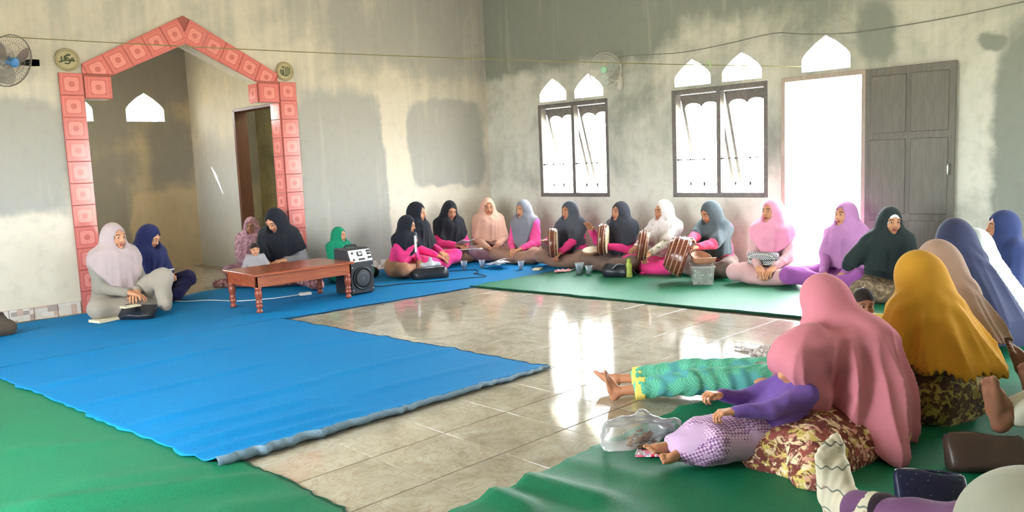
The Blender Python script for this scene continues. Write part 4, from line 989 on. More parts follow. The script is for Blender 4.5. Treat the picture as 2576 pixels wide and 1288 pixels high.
P('tam1', 'woman in a dark grey hijab holding a frame drum edge-on under the first window', (1432, 505), .785, 8, (-6, 4, 0), 6, armL=('w', onx(1408, 636, .86)), armR=('w', onx(1374, 606, .84)), hands=('grip', 'flat'), hijab=CHAR, blouse=PINK, skirt=FB('mocha_cloth', (134, 106, 90)), skin=0, hem=.19, side=.7)
P('tam2', 'woman in a charcoal hijab striking a frame drum with raised hand between the windows', (1562, 506), .785, 6, (-12, -2, 0), 2, armL=('w', onx(1528, 622, .80)), armR=('w', onx(1487, 578, .72)), hands=('grip', 'flat'), hijab=FB('charcoal_crepe', (56, 58, 68)), blouse=PINK, skirt=FB('dark_mocha_cloth', (112, 92, 84)), skin=0, hem=.20, side=1.0)
P('white', 'woman in a white hijab with leaf print holding a frame drum', (1670, 502), .80, -2, (-20, 2, 0), 4, armL=('w', onx(1634, 640, .82)), armR=('w', onx(1600, 622, .84)), hands=('grip', 'flat'), hijab=blotch('white_leaf_print', (212, 204, 204), [(210, 202, 202), (176, 164, 154)], 16, 2.0, .54), blouse=blotch('leaf_print', (196, 186, 174), [(120, 116, 104), (222, 214, 206)], 26), skirt=PINK, skin=0, hem=.22, side=.8)
P('tambig', 'woman in a slate grey hijab leaning over the largest frame drum', (1780, 506), .79, -4, (-22, 22, 0), 12, armL=('w', onx(1752, 622, .85)), armR=('w', onx(1733, 604, .88)), hands=('relax', 'flat'), hijab=CHAR2, blouse=FB('rose_red', (226, 78, 112)), skirt=FB('slate_brown', (120, 104, 98)), skin=0, hem=.20, side=.3)
P('pink', 'woman in a pink hijab and dusty rose suit seated beside the door opening', (1946, 498), .825, 18, (-16, 0, 0), 2, armL=(.30, .06, .17), armR=(.31, -.08, .17), hijab=FB('candy_pink', (232, 158, 186)), blouse=FB('dusty_rose', (208, 172, 176)), skirt=FB('dusty_rose2', (204, 166, 168)), skin=1, hem=.30, side=1.0, hv=.08)
P('purple', 'woman in a purple hijab sitting in front of the open doorway', (2131, 506), .795, -4, (-20, -2, 6), 3, armL=(.28, .10, .15), armR=(.34, -.06, .15), hijab=FB('orchid_purple', (176, 126, 178)), blouse=FB('orchid_purple2', (166, 110, 168)), skirt=FB('violet_purple', (152, 86, 160)), skin=1, hem=.20, side=.4, legs=dict(kneeL=(.36, .30, .12), kneeR=(.42, -.36, .12), ankL=(.44, -.04, .06), ankR=(.3, .1, .06)))
P('cap', 'smiling woman with a white cap under a black hijab before the brown door leaf', (2240, 519), .785, 40, (46, 6, -4), 6, armR=('w', at(2172, 640, .36)), armL=(.28, .08, .18), hands=('relax', 'grip'), hijab=FB('black_green', (42, 52, 54)), blouse=FB('black_green', (42, 52, 54)), skirt=blotch('brown_batik', (112, 96, 78), [(150, 132, 108), (80, 66, 56)], 24), skin=1, hem=.26, side=.1, inner=plain('white_cap', (228, 232, 228), .8), carve=1.05)
P('navyR', 'woman in a navy hijab in the back row by the wall beyond the door', (2528, 528), .785, -52, (-56, 0, 0), 4, hijab=FB('navy_blue', (46, 58, 100)), blouse=FB('navy_blue', (46, 58, 100)), skirt=FB('navy_blue', (46, 58, 100)), skin=0, hem=.06, side=0)
P('whiteback', 'woman under a long white prayer veil behind the navy veiled woman', (2446, 574), .735, -112, (-112, 12, 0), 8, hijab=FB('white_veil', (226, 236, 234)), blouse=FB('white_veil', (226, 236, 234)), skirt=FB('turquoise_satin', (64, 190, 186), .3), skin=0, hem=.05, side=0, hv=0, bell=(-.10, .12, .25), fold=(.026, 13), res=.011)
P('navyback', 'woman in a long slate blue hijab seen from behind in front of the white veil', (2396, 549), .805, -118, (-122, 12, 0), 14, hijab=FB('slate_navy', (54, 60, 88)), blouse=FB('slate_navy', (54, 60, 88)), skirt=FB('slate_navy', (54, 60, 88)), skin=0, hem=.06, side=0, hv=0, bell=(-.10, .12, .23), fold=(.018, 11), res=.011)
P('taupe', 'woman in a taupe shawl hijab and beige dress, seated behind the mustard hijab', (2348, 603), .78, -112, (-122, 18, 0), 14, hijab=FB('taupe_crinkle', (164, 138, 124)), blouse=FB('beige_dress', (206, 176, 156)), skirt=FB('beige_dress', (206, 176, 156)), skin=0, hem=.30, side=-.2, hv=.0, bell=(-.06, .22, .19), fold=(.024, 12), res=.010)
def frill(Pt, D): return np.maximum(D, .27 + (.012 * np.sin(np.arctan2(Pt[:, 1], Pt[:, 0] + .05) * 40)) + .012 * np.sin(np.arctan2(Pt[:, 1], Pt[:, 0] + .05) * 7) - Pt[:, 2])
P('mustard', 'woman in a mustard hijab with frilled hem and batik dress, seen from behind', (2298, 630), .785, -112, (-106, 16, 0), 14, hijab=FB('mustard_jersey', (188, 140, 46)), blouse=blotch('olive_batik', (84, 66, 48), [(132, 116, 60), (62, 46, 50), (160, 146, 80)], 18), skirt=blotch('olive_batik', (84, 66, 48), [(132, 116, 60)], 18), skin=0, hclip=frill, bell=(-.06, .22, .215), fold=(.026, 13), res=.009)
P('toddler', 'small child with cropped hair between the pink and the mustard hijab', (2174, 728), .50, 20, (40, 12, 0), 4, blouse=FB('pale_yellow', (226, 210, 120)), skirt=FB('pale_yellow', (226, 210, 120)), skin=2, hair=m_hair, childhead=True, group='children')
# child in purple lying across the lap
kid = P('kid', 'small child in a purple top and gingham skirt lying on the rose-veiled lap', (0, 0), 0, -32, (-32, -20, 0), -44, armL=(.20, .14, .33), armR=(.16, -.12, .36), hands=('grip', 'grip'), scale=.66, zbase=.03, pos=(4.775, 6.715), blouse=FB('violet_knit', (108, 82, 158)),
  skirt=checked('gingham', (214, 184, 214), (134, 96, 146), 95, (188, 160, 196)), skin=1, hair=m_hair, childhead=True, lap=False, legs=dict(kneeL=(.30, .16, .16), kneeR=(.30, -.12, .14), ankL=(.49, .05, .08), ankR=(.51, -.06, .09)), skirt_x=(((.08, 0, .12), (.32, .02, .11), .17, .15, .08), ((.34, .02, .1), (.43, 0, .08), .13, .09, .08)),
  feet=(dict(ank=(.51, .05, .075), fwd=(.75, .5, .25), up=(-.6, .1, .6), side=1, s=.95), dict(ank=(.53, -.06, .085), fwd=(.85, .25, .35), up=(-.7, 0, .6), side=-1, s=.95)), group='children')
KH = kid['W'](kid['H'])
def pinkclip(Pt, D): return np.maximum(D, (.02 + .62 * (Pt[:, 0] + .20) + .15 * np.abs(Pt[:, 1])) - Pt[:, 2])
P('pinkfg', 'woman in a long rose pink hijab bending over the child in purple on her lap', (2046, 693), .715, -98, (-100, 30, 0), 19, armL=(.26, .16, .28), armR=(.30, -.12, .26), hijab=FB('rose_jersey', (198, 124, 140)), blouse=FB('rose_blouse', (222, 120, 138)), skin=0, fold=(.040, 11), hclip=pinkclip,
  skirt=blotch('flower_print', (110, 58, 52), [(206, 190, 110), (214, 158, 142), (236, 214, 180), (150, 82, 76)], 15, 1.0, .53), drape=(((-.02, 0, .46), (-.06, .02, .10), .14, .17), ('w', KH + A3(0, 0, .02), KH + A3(-.06, .03, .05), .118, .12, .07), ((.03, .12, .42), (.20, .05, .36), .10, .10), ((-.08, .05, .22), (-.22, .18, .05), .14, .08, .1)), bell=(-.02, .25, .18), res=.008,
  legs=dict(kneeL=(.30, .36, .10), kneeR=(.26, -.32, .12), ankL=(.10, .56, .06), ankR=(.22, .10, .06)), skirt_x=(((.05, .3, .06), (-.15, .60, .03), .13, .09, .1), ((.25, .35, .08), (.1, .58, .05), .12, .10, .1), ((.0, .45, .04), (.25, .0, .06), .12, .11, .12), ((-.05, .45, .03), (-.1, .0, .05), .12, .12, .12)))
# child lying with legs on the bare tiles, green trousers
gp = P('trousers', 'child in green trousers with yellow cuffs lying with bare feet on the tiles', (0, 0), 0, -57, (-57, -30, 0), -78, armL=(-.1, .25, .12), armR=(-.1, -.25, .12), scale=.86, pos=(3.98, 6.33), blouse=blotch('grey_batik', (120, 110, 100), [(176, 164, 146), (84, 74, 70)], 26), skin=0, hair=m_hair, ears=True, group='children', nofeet=True, tops=.11,
  legs=dict(kneeL=(.42, .15, .12), kneeR=(.42, -.10, .11), ankL=(.86, .16, .062), ankR=(.90, -.10, .062)), feet=(dict(ank=(.86, .16, .062), fwd=(.25, .1, 1), up=(-1, 0, .15), side=-1, s=.78, shin=(.60, .155, .085)), dict(ank=(.90, -.10, .066), fwd=(.75, -.45, .35), up=(-1, .1, .1), side=1, s=.78, shin=(.62, -.10, .085))))
m_tro = checked('green_weave', (110, 188, 160), (72, 162, 136), 120, (84, 160, 162), (0, 0, .3)); m_cuff = plain('yellow_cuff', (226, 206, 104), .8)
f = Sdf()
for q, y, ye, xe in ((1, .15, .157, .70), (-1, -.10, -.10, .74)): f.cap((-.02, q * .075, .12), (.42, y, .125), .105, .075, k=.04).cap((.42, y, .125), (xe, ye, .085), .075, .062, k=.03)
f.post += [lambda Pt, D: D + .004 * np.sin(Pt[:, 0] * 60 + 3 * np.sin(Pt[:, 1] * 30)), lambda Pt, D: np.maximum(D, .003 - Pt[:, 2])]
V, F = sdf_mesh(f, .009); np_obj('trousers', V * gp['s'], F, [m_tro], gp['root'])
for y, x0, x1 in ((.156, .69, .74), (-.10, .73, .78)):
    f = Sdf(); f.cap((x0, y, .083), (x1, y, .078), .066, .064); f.post += [lambda Pt, D, x0=x0, x1=x1: np.maximum(D, np.abs(Pt[:, 0] - (x0 + x1) / 2) - .030), lambda Pt, D: D + .002 * np.sin(Pt[:, 1] * 260), lambda Pt, D: np.maximum(D, .003 - Pt[:, 2])]
    V, F = sdf_mesh(f, .006); np_obj('cuff', V * gp['s'], F, [m_cuff], gp['root'])
# people at the edge: only their legs and feet reach into the room seen from here
OUT = dict(kneeL=(.44, .11, .16), kneeR=(.44, -.11, .16), ankL=(.86, .10, .075), ankR=(.86, -.10, .075))
def loc_feet(pos, face, s, pts):
    c, q = math.cos(face * D2R), math.sin(face * D2R); out = []
    for p in pts: dx, dy = p[0] - pos[0], p[1] - pos[1]; out.append(((dx * c + dy * q) / s, (-dx * q + dy * c) / s, (p[2] - .008) / s))
    return out
def stretched(key, label, pos, face, ankL, ankR, footL, footR, hij, dress, cuff, skin=0, s=1.0, toes=True):
    aL, aR = loc_feet(pos, face, s, (ankL, ankR)); c, q = math.cos(face * D2R), math.sin(face * D2R)
    W2L = lambda v: (v[0] * c + v[1] * q, -v[0] * q + v[1] * c, v[2])
    kn = lambda a, h: (A3(*h) * .5 + A3(*a) * .5) + A3(0, 0, .09)
    hL, hR = (0, .09, .11), (0, -.09, .11); kL, kR = kn(aL, hL), kn(aR, hR)
    sh = lambda a, k: tuple(A3(*a) + nrm(A3(*k) - A3(*a)) * .13)
    return P(key, label, (0, 0), 0, face, (face, 5, 0), 2, scale=s, pos=pos, hijab=hij, blouse=dress, skirt=dress, skin=skin, lap=False, nofeet=True, legs=dict(kneeL=tuple(kL), kneeR=tuple(kR), ankL=aL, ankR=aR),
             feet=(dict(ank=aL, fwd=W2L(footL), up=tuple(nrm(A3(*kL) - A3(*aL))), side=-1, shin=sh(aL, kL)), dict(ank=aR, fwd=W2L(footR), up=tuple(nrm(A3(*kR) - A3(*aR))), side=1, shin=sh(aR, kR))), group='people with outstretched legs')
CREAMC = FB('cream_trousers', (206, 206, 190))
IR = A3(-.72, .69, 0)
def heel(px, py, z, s): return at(px, py, z) + IR * .045 * s + A3(0, 0, .04 * s)
hA = heel(2502, 1066, .15, 1.1); hA2 = heel(2700, 1090, .02, 1.1); pA = hA + IR * .80
stretched('footA', 'person with outstretched bare feet and cream trousers at the edge of the green carpet', (pA[0], pA[1]), -44, tuple(hA2), tuple(hA), (.2, -.2, .9), tuple(-IR * .24 + A3(.08, .08, .95)), FB('cream_trousers', (206, 206, 190)), CREAMC, None, 2, 1.08)
hB = heel(2572, 948, .10, 1.05); hB2 = heel(2592, 1010, .16, 1.05); pB = (hB + hB2) / 2 + IR * .84
stretched('footB', 'person with crossed bare feet behind the feet of cream trousers', (pB[0], pB[1]), -44, tuple(hB), tuple(hB2), tuple(-IR * .42 + A3(.0, .0, .9)), tuple(-IR * .30 + A3(.1, .1, .92)), NAVY, FB('grey_brown', (120, 104, 92)), None, 2, 1.05)
SOCKM = NT('flower_sock'); SOCKM.set(.9, .1)
_v = SOCKM.mapping((1, 1, 1)); _sep = SOCKM.n('SeparateXYZ'); SOCKM.l(_v, _sep.inputs[0]); _wv = SOCKM.math('SINE', SOCKM.math('ADD', SOCKM.math('MULTIPLY', _sep.outputs[2], 95.0), SOCKM.math('MULTIPLY', SOCKM.math('SINE', SOCKM.math('MULTIPLY', SOCKM.math('ADD', _sep.outputs[0], _sep.outputs[1]), 130.0)), .45)))
_c = SOCKM.mix(SOCKM.n_map(_wv, .955, .985), lin((206, 200, 180)), lin((112, 120, 112)))
_vo = SOCKM.n('TexVoronoi'); _vo.inputs['Scale'].default_value = 17; SOCKM.l(_v, _vo.inputs['Vector']); _c = SOCKM.mix(SOCKM.math('MULTIPLY', SOCKM.math('SUBTRACT', 1.0, SOCKM.n_map(_vo.outputs['Distance'], .12, .2)), .8), _c, lin((176, 130, 120)))
SOCKM.col(_c); SOCKM.bump(SOCKM.noise(300, 2), .3, .001); SOCKM = SOCKM.m
pos, fc = (5.42, 8.16), -106
aL, aR = (5.185, 7.29, .10), (5.60, 7.76, .07)
sk_ = stretched('sock', 'person in purple with one foot in a cream flowered sock stretched forward', pos, fc, aL, aR, (-.10, -.12, .95), (.2, -.2, .8), FB('plum_veil', (112, 72, 112)), FB('plum_dress', (108, 74, 112)), None, 0)
a = loc_feet(pos, fc, 1, (aL,))[0]; c_, q_ = math.cos(fc * D2R), math.sin(fc * D2R); fw_ = (-.10 * c_ - .12 * q_, .10 * q_ - .12 * c_, .95); upv = tuple(nrm(A3(.22, .05, .13) * .5 + A3(*a) * .5 + A3(0, 0, .05) - A3(*a)))
f = Sdf(); foot_sdf(f, A3(*a), fw_, (-1, .1, .25), -1, 1.22, grow=.007, shin=A3(*a) + A3(-.12, .01, .03), k=.03)
f.post.append(lambda Pt, D: D + .0012 * np.sin(Pt[:, 0] * 240))
V, F = sdf_mesh(f, .0045, slack=.01); np_obj('sock', V, F, [SOCKM], sk_['root'])
f = Sdf(); f.cap(A3(*a) + A3(-.105, .008, .026), A3(*a) + A3(-.15, .01, .04), .056, .062); V, F = sdf_mesh(f, .006); np_obj('trouser_cuff', V, F, [FB('dark_cuff', (44, 34, 44))], sk_['root'])
GK = at(2596, 1352, .25)
P('greyknee', 'person in grey-green with a raised knee at the corner of the carpet', (0, 0), 0, -135, (-135, 5, 0), 0, scale=1.0, pos=(GK[0] + .40, GK[1] + .46), hijab=FB('grey_green_veil', (150, 152, 138)), blouse=FB('grey_green', (164, 166, 152)), skirt=FB('grey_green', (164, 166, 152)), hem=.2, side=.2, lap=False, ffold=.3,
  legs=dict(kneeL=(.50, .0, .27), kneeR=(.42, -.12, .12), ankL=(.34, .06, .07), ankR=(.30, -.02, .06)), skirt_x=(('w', GK, GK + A3(.3, .3, -.08), .185, .17, .1),), group='people with outstretched legs')

# ================================================================== small things on the carpets
IMR = A3(-.72, .69, 0)                       # along the line of sight's right hand
def to_cam(p): v = CAM - np.array(p); v[2] = 0; return nrm(v)
m_drum = wood('drum_wood', (88, 42, 34), (124, 66, 50), 5, .22, (1, 1, 6)); m_band = plain('drum_band', (172, 132, 108), .3); m_skin = plain('drum_skin', (214, 200, 168), .6, var=.1, scale=12); m_tack = plain('brass_tack', (196, 170, 110), .3, metal=.8)
def frame_drum(p, axis, R, depth, label, deep=False):
    root = tag(empty('frame_drum', p), label, 'drum', 'frame drums of the singing group'); q = Vector(axis).normalized().to_track_quat('Z', 'Y').to_matrix().to_4x4(); T = lambda V: [q @ Vector(v) for v in V]
    h = depth / 2
    pr = [(R * .92, -h), (R * .97, -h), (R * 1.0, -h * .6), (R * 1.035, 0), (R * 1.0, h * .6), (R * .97, h), (R * .92, h), (R * .90, 0), (R * .92, -h)] if not deep else \
         [(R * .62, -h), (R * .70, -h), (R * .84, -h * .5), (R * .93, 0), (R, h * .6), (R * 1.02, h), (R * .96, h), (R * .88, 0), (R * .62, -h)]
    V, F = lathe_vf(pr, 40, False); pydata('shell', T(V), [f[::-1] for f in F], m_drum, root, True)
    for zz, rr in (((-.55, 1.012), (.0, 1.05), (.55, 1.012)) if not deep else ((-.7, .80), (-.25, .905), (.2, .965), (.65, 1.018))):
        pts = T([(R * rr * math.cos(a), R * rr * math.sin(a), h * zz) for a in np.linspace(0, 2 * pi, 41)[:-1]]); tube('band', pts, .006, m_band if zz else m_drum, root, 6, True)
    V, F = lathe_vf([(R * .965, h * .92), (R * .955, h + .004), (.002, h + .003)], 36, False) if not deep else lathe_vf([(R * .64, -h * .92), (R * .62, -h - .003), (.002, -h - .003)], 36, False)
    pydata('drum_skin', T(V), F, m_skin, root)
    parts = []
    for k in range(18):
        a = 2 * pi * k / 18; c = Vector((R * (.99 if not deep else 1.03) * math.cos(a), R * (.99 if not deep else 1.03) * math.sin(a), h * .8)); d = Vector((math.cos(a), math.sin(a), 0)) * .004
        parts.append(tube_vf(T([c - d, c + d]), .004, 5))
    V, F = multi(parts); pydata('tacks', V, F, m_tack, root)['kind'] = 'stuff'
    return root
p = onx(1391, 611, .90); frame_drum(p, IMR + .12 * to_cam(p), .165, .10, 'frame drum held upright edge-on by the woman in dark grey')
p = onx(1517, 602, .86); frame_drum(p, IMR * .95 + .25 * to_cam(p) + A3(0, 0, -.05), .165, .09, 'frame drum showing a sliver of pale skin, held between the windows')
p = onx(1617, 617, .90); frame_drum(p, IMR * .95 + .18 * to_cam(p) + A3(0, 0, -.15), .155, .10, 'frame drum held by the woman in the white leaf-print hijab')
p = onx(1703, 641, 1.0); frame_drum(p, IMR * .92 + .22 * to_cam(p) + A3(0, 0, -.30), .205, .20, 'largest drum, deep and ringed with bands, under the hand of the slate veil', True)
p = at(1487, 631, .235); frame_drum(p, A3(.25, .1, 1), .10, .03, 'small flat drum lying pale side up on a brown knee')

# --- drinking cups
m_cup = clear('clear_cup', (.97, .98, 1.0), .35, .14, (225, 232, 240)); m_water = clear('water', (.93, .97, 1.0), .4, .10, (210, 225, 235))
def cup_me():
    V, F = lathe_vf([(.024, .002), (.0245, 0), (.036, .088), (.0385, .092), (.0365, .0925), (.0345, .088), (.0235, .004), (.001, .004)], 20, False); me = bpy.data.meshes.new('cup_wall'); me.from_pydata(V, [], F); me.update(); me.materials.append(m_cup); me.polygons.foreach_set('use_smooth', [True] * len(me.polygons)); return me
CUPM = cup_me(); V, F = lathe_vf([(.0385, .091), (.0395, .094), (.0375, .095)], 20, False); RIMM = bpy.data.meshes.new('rim'); RIMM.from_pydata(V, [], F); RIMM.update(); RIMM.materials.append(m_cup)
V, F = lathe_vf([(.0233, .005), (.030, .05), (.001, .05)], 18); WATM = bpy.data.meshes.new('water'); WATM.from_pydata(V, [], F); WATM.update(); WATM.materials.append(m_water)
def cup(px, py, label, s=1.0, rot=None, z=.012):
    p = at(px, py, z); r = tag(empty('plastic_cup', p), label, 'cup', 'clear plastic cups'); r.scale = (s, s, s)
    if rot: r.rotation_euler = rot
    for n, m in (('cup_wall', CUPM), ('rim', RIMM)) + ((('water', WATM),) if not rot else ()):
        o = bpy.data.objects.new(n, m); COL.objects.link(o); o.parent = r
    return r
cup(1028, 697, 'clear cup beside the black pouch in front of the singer', 1.05); cup(1168, 678, 'clear cup at the end of the pink skirt', 1.1); cup(1213, 674, 'clear cup just before the pile of crumpled papers', 1.0)
cup(1311, 678, 'clear cup behind the small white packet under the first window', 1.05); cup(1458, 690, 'larger clear cup of the two on the green carpet by the paper fan', 1.35); cup(1482, 692, 'smaller clear cup of the two on the green carpet by the paper fan', 1.1)
cup(1698, 1082, 'clear cup lying on its side against the gingham skirt', 1.25, (pi / 2, 0, math.radians(35)), .05)

# --- speaker lead, microphone
m_lead = plain('black_lead', (22, 24, 30), .6); m_wlead = plain('white_lead', (206, 214, 216), .5)
LP = [at(a, b, .016) for a, b in ((924, 719), (960, 720), (1010, 714), (1060, 711), (1120, 705), (1180, 699), (1222, 695), (1205, 690), (1192, 688), (1203, 684), (1196, 679), (1165, 680), (1130, 682))]
tag(tube('microphone_lead', spline_pts(LP, 5), .005, m_lead, None, 5), 'black lead winding over the blue carpet from speaker to singer', 'cable')
tag(tube('power_lead', spline_pts([at(a, b, .016) for a, b in ((438, 757), (470, 758), (530, 755), (600, 757), (690, 750), (756, 741))], 5), .005, m_wlead, None, 5), 'white lead on the blue carpet running under the table', 'cable')
ps = tag(empty('socket_strip', at(768, 743, .010), math.radians(165)), 'white socket strip on the blue carpet under the table', 'socket strip')
bm = bmesh.new(); add_box(bm, (0, 0, .016), (.125, .062, .030), None, .010); bm_obj('housing', bm, m_white, ps)
for x in (-.032, .02): lathe('socket', [(.019, .030), (.019, .0325), (.015, .0325), (.014, .030)], m_white, ps, 18, (x, 0, .0005))
for x in (-.040, -.024, .012, .028): lathe('socket_hole', [(.0032, .0318), (.0032, .0322)], m_blk2, ps, 8, (x, 0, .0005))
sg = PEOPLE['mic']; hw_ = sg['W'](sg['WR']); mouth = sg['W'](sg['H'] + sg['R'] @ A3(.115, 0, -.062)); dirm = nrm(mouth - (hw_ + A3(0, 0, .02)))
q = Vector(dirm).to_track_quat('Z', 'Y').to_matrix().to_4x4(); hg = sg['W'](sg['WR'] + A3(.05, .0, .045))
dirm = nrm(mouth - hg); q = Vector(dirm).to_track_quat('Z', 'Y').to_matrix().to_4x4(); L = float(np.linalg.norm(mouth - hg))
mc = tag(empty('microphone', hg), 'microphone held to the mouth of the singer in pink', 'microphone')
V, F = lathe_vf([(.010, -.14), (.013, -.135), (.0135, -.02), (.017, L - .065), (.020, L - .06)], 16); pydata('handle', [q @ Vector(v) for v in V], F, m_silver, mc, True)
V, F = lathe_vf([(.020, L - .062), (.025, L - .055), (.026, L - .04), (.023, L - .022), (.012, L - .01), (.001, L - .008)], 16); pydata('grille', [q @ Vector(v) for v in V], F, m_grille, mc, True)
tube('lead', spline_pts([q @ Vector((0, 0, -.14)), q @ Vector((0, .02, -.20)), Vector((.03, .03, -hg[2] + .06)), Vector((.12, .10, -hg[2] + .02)), Vector(LP[-1]) - Vector(hg)], 5), .004, m_lead, mc, 5)

# --- bags, books and papers
def lump(name, label, cat, caps, m, h=.006, wr=(.004, 40), group=None, clipz=.010, sub=()):
    """soft object as one cloth-like mesh in world metres, origin at its base"""
    pts = np.array([q[0] for q in caps] + [q[1] for q in caps]); o0 = np.array([pts[:, 0].mean(), pts[:, 1].mean(), clipz])
    f = Sdf()
    for q in caps: f.cap(np.array(q[0]) - o0, np.array(q[1]) - o0, q[2], q[3], k=q[4] if len(q) > 4 else .03)
    f.post.append(lambda P_, D: D + wr[0] * (np.sin(P_[:, 0] * wr[1] + 2 * np.sin(P_[:, 2] * wr[1] * .7)) * np.sin(P_[:, 1] * wr[1] * .9 + 1) - .5 * (1 - np.abs(np.sin((P_[:, 0] + P_[:, 1]) * wr[1] * .6 + 2 * P_[:, 2] * wr[1])) ** .5)))
    f.post.append(lambda P_, D: np.maximum(D, -P_[:, 2]))
    V, F = sdf_mesh(f, h, slack=.012); o = np_obj(name, V, F, [m] if not isinstance(m, list) else m); o.location = o0; tag(o, label, cat, group); return o
def sheet(name, c, w_, d_, rz, m, parent=None, bend=.01, n=6, tilt=(0, 0), th=.0012):
    V, F = [], []; ca, sa = math.cos(rz), math.sin(rz); ph = random.random() * 6
    for i in range(n + 1):
        for j in range(n + 1):
            x, y = (i / n - .5) * w_, (j / n - .5) * d_; z = bend * (1 + math.sin(3 * i / n + ph) * math.cos(2.6 * j / n + ph)) + tilt[0] * (x + w_ / 2) + tilt[1] * (y + d_ / 2)
            V.append((x * ca - y * sa, x * sa + y * ca, z))
    for i in range(n):
        for j in range(n): F.append((i * (n + 1) + j, (i + 1) * (n + 1) + j, (i + 1) * (n + 1) + j + 1, i * (n + 1) + j + 1))
    o = pydata(name, V, F, m, parent, True, tuple(c)); md = o.modifiers.new('thickness', 'SOLIDIFY'); md.thickness = th; return o
m_paper = plain('white_paper', (222, 222, 226), .8); m_paper2 = plain('cream_paper', (214, 206, 178), .8); m_leather = plain('black_leather', (30, 34, 42), .35, scale=90, bump=.25); m_brownbag = plain('dark_brown_leather', (62, 48, 42), .4, scale=70, bump=.3)
def bookobj(c, rz, w_, d_, th, label, mcov, mpg=None):
    r = tag(empty('book', c, rz), label, 'book'); box('page_block', (0, 0, th / 2), (w_ - .006, d_ - .006, th - .004), mpg or m_paper2, r, .001)
    box('cover', (0, 0, th - .001), (w_, d_, .002), mcov, r); box('cover', (0, 0, .001), (w_, d_, .002), mcov, r); box('spine', (-w_ / 2, 0, th / 2), (.002, d_, th), mcov, r); return r
bookobj(at(268, 806, .012), math.radians(15), .24, .17, .022, 'cream book lying half under the black handbag before the lilac hijab', m_paper2)
def flat_bag(name, label, p, rz, tilt, w_, t_, h_, m, extra):
    r = tag(empty(name, p, rz), label, 'bag'); bm = bmesh.new(); add_box(bm, (0, 0, h_ / 2), (w_, t_, h_), None, t_ * .32)
    bmesh.ops.subdivide_edges(bm, edges=bm.edges[:], cuts=2, use_grid_fill=True)
    for v in bm.verts:
        v.co.y *= 1 - .45 * max(0, v.co.z / h_); v.co.z -= .012 * math.sin(v.co.x * 22) * (v.co.z / h_); v.co.y += .006 * math.sin(v.co.x * 31 + v.co.z * 25)
    bmesh.ops.rotate(bm, cent=(0, 0, 0), matrix=Matrix.Rotation(tilt, 3, 'X'), verts=bm.verts); bm_obj('bag_body', bm, m, r, None, None, True)
    Rm = Matrix.Rotation(tilt, 3, 'X')
    tube('zip', [Rm @ Vector((x, t_ * .1, h_ - .004 - .012 * math.sin(x * 22))) for x in np.linspace(-w_ * .46, w_ * .46, 8)], .0045, m_silver if extra else m_blk2, r, 5)
    tube('strap', spline_pts([Rm @ Vector((-w_ * .45, t_ * .3, h_ * .9)), Rm @ Vector((-w_ * .2, t_ * .9, h_ * 1.02)), Rm @ Vector((w_ * .25, t_ * .9, h_ * .98)), Rm @ Vector((w_ * .46, t_ * .3, h_ * .9))], 5), .006, m, r, 6)
flat_bag('handbag', 'flat black handbag lying on the blue carpet before the lilac hijab', at(338, 803, .012), math.radians(128), -.9, .33, .09, .17, m_leather, True)
bookobj(at(328, 772, .125), math.radians(10), .15, .10, .012, 'small cream notebook resting on the black handbag', m_paper2)
c = at(8, 815, .10); b_ = lump('tote_bag', 'dark brown bag standing by the wall at the end of the blue carpet', 'bag', [(c + A3(.10, 0, -.04), c + A3(-.02, 0, -.04), .085, .08), (c + A3(.08, 0, .05), c + A3(.02, 0, .05), .06, .05)], plain('brown_woven', (72, 62, 50), .7, scale=50, bump=.5), .006, (.006, 38))
tube('handle', spline_pts([A3(.06, .03, .11), A3(.06, .05, .19), A3(-.04, .05, .19), A3(-.03, .03, .11)], 6), .007, m_brownbag, b_)
ph_ = PEOPLE['phone']; pm = (ph_['W'](ph_['WL']) + ph_['W'](ph_['WR'])) / 2 + A3(.01, .07, .035)
fo = tag(empty('mobile_phone', pm, math.radians(22)), 'mobile phone in the hands of the woman in navy', 'phone'); box('phone_body', (0, 0, 0), (.075, .15, .009), m_white, fo, .003, (.5, 0, 0)); box('screen', (0, -.002, .0055), (.066, .135, .001), plain('phone_glass', (30, 34, 44), .1), fo, 0, (.5, 0, 0))
a1, a2 = at(1052, 690, .06), at(1112, 684, .07); pb = lump('pouch_bag', 'black pouch bag on the blue carpet beside the pink skirt', 'bag', [(a1, a2, .075, .07), (a1 + A3(0, 0, -.03), a2 + A3(0, 0, -.04), .07, .07)], m_leather, .007, (.004, 30))
tube('zip', spline_pts([np.array(a1) - np.array(pb.location) + A3(.0, .03, .068), np.array(a2) - np.array(pb.location) + A3(0, .03, .064)], 6), .004, m_silver, pb)
c = at(1082, 662, .15); lump('plastic_wrapper', 'crumpled grey plastic bag lying on the black pouch', 'plastic bag', [(c + A3(.10, -.03, -.02), c + A3(-.10, .03, -.02), .03, .025), (c + A3(0, 0, -.02), c + A3(0, 0, .05), .05, .015)], plain('grey_plastic', (176, 180, 188), .35), .006, (.008, 55), clipz=.11)
c = at(930, 682, .08); lump('gadget_bag', 'small black bag tucked behind the speaker by the wall', 'bag', [(c + A3(.04, 0, -.02), c + A3(-.05, 0, -.02), .065, .06), (c, c + A3(0, 0, .04), .05, .02)], m_blk, .007, (.006, 36))
rd = PEOPLE['reader']; c = (rd['W'](rd['WL']) + rd['W'](rd['WR'])) / 2 + A3(.0, .10, .04)
bk = tag(empty('booklet', c, math.radians(-10)), 'open grey booklet held by the reading woman', 'booklet')
m_bcov = plain('booklet_cover', (136, 128, 138), .6)
for s in (-1, 1): box('page', (s * .052, 0, .012), (.104, .15, .003), m_paper, bk, 0, (.35, -s * .22, 0)); box('cover', (s * .052, -.002, .009), (.108, .155, .002), m_bcov, bk, 0, (.35, -s * .22, 0))
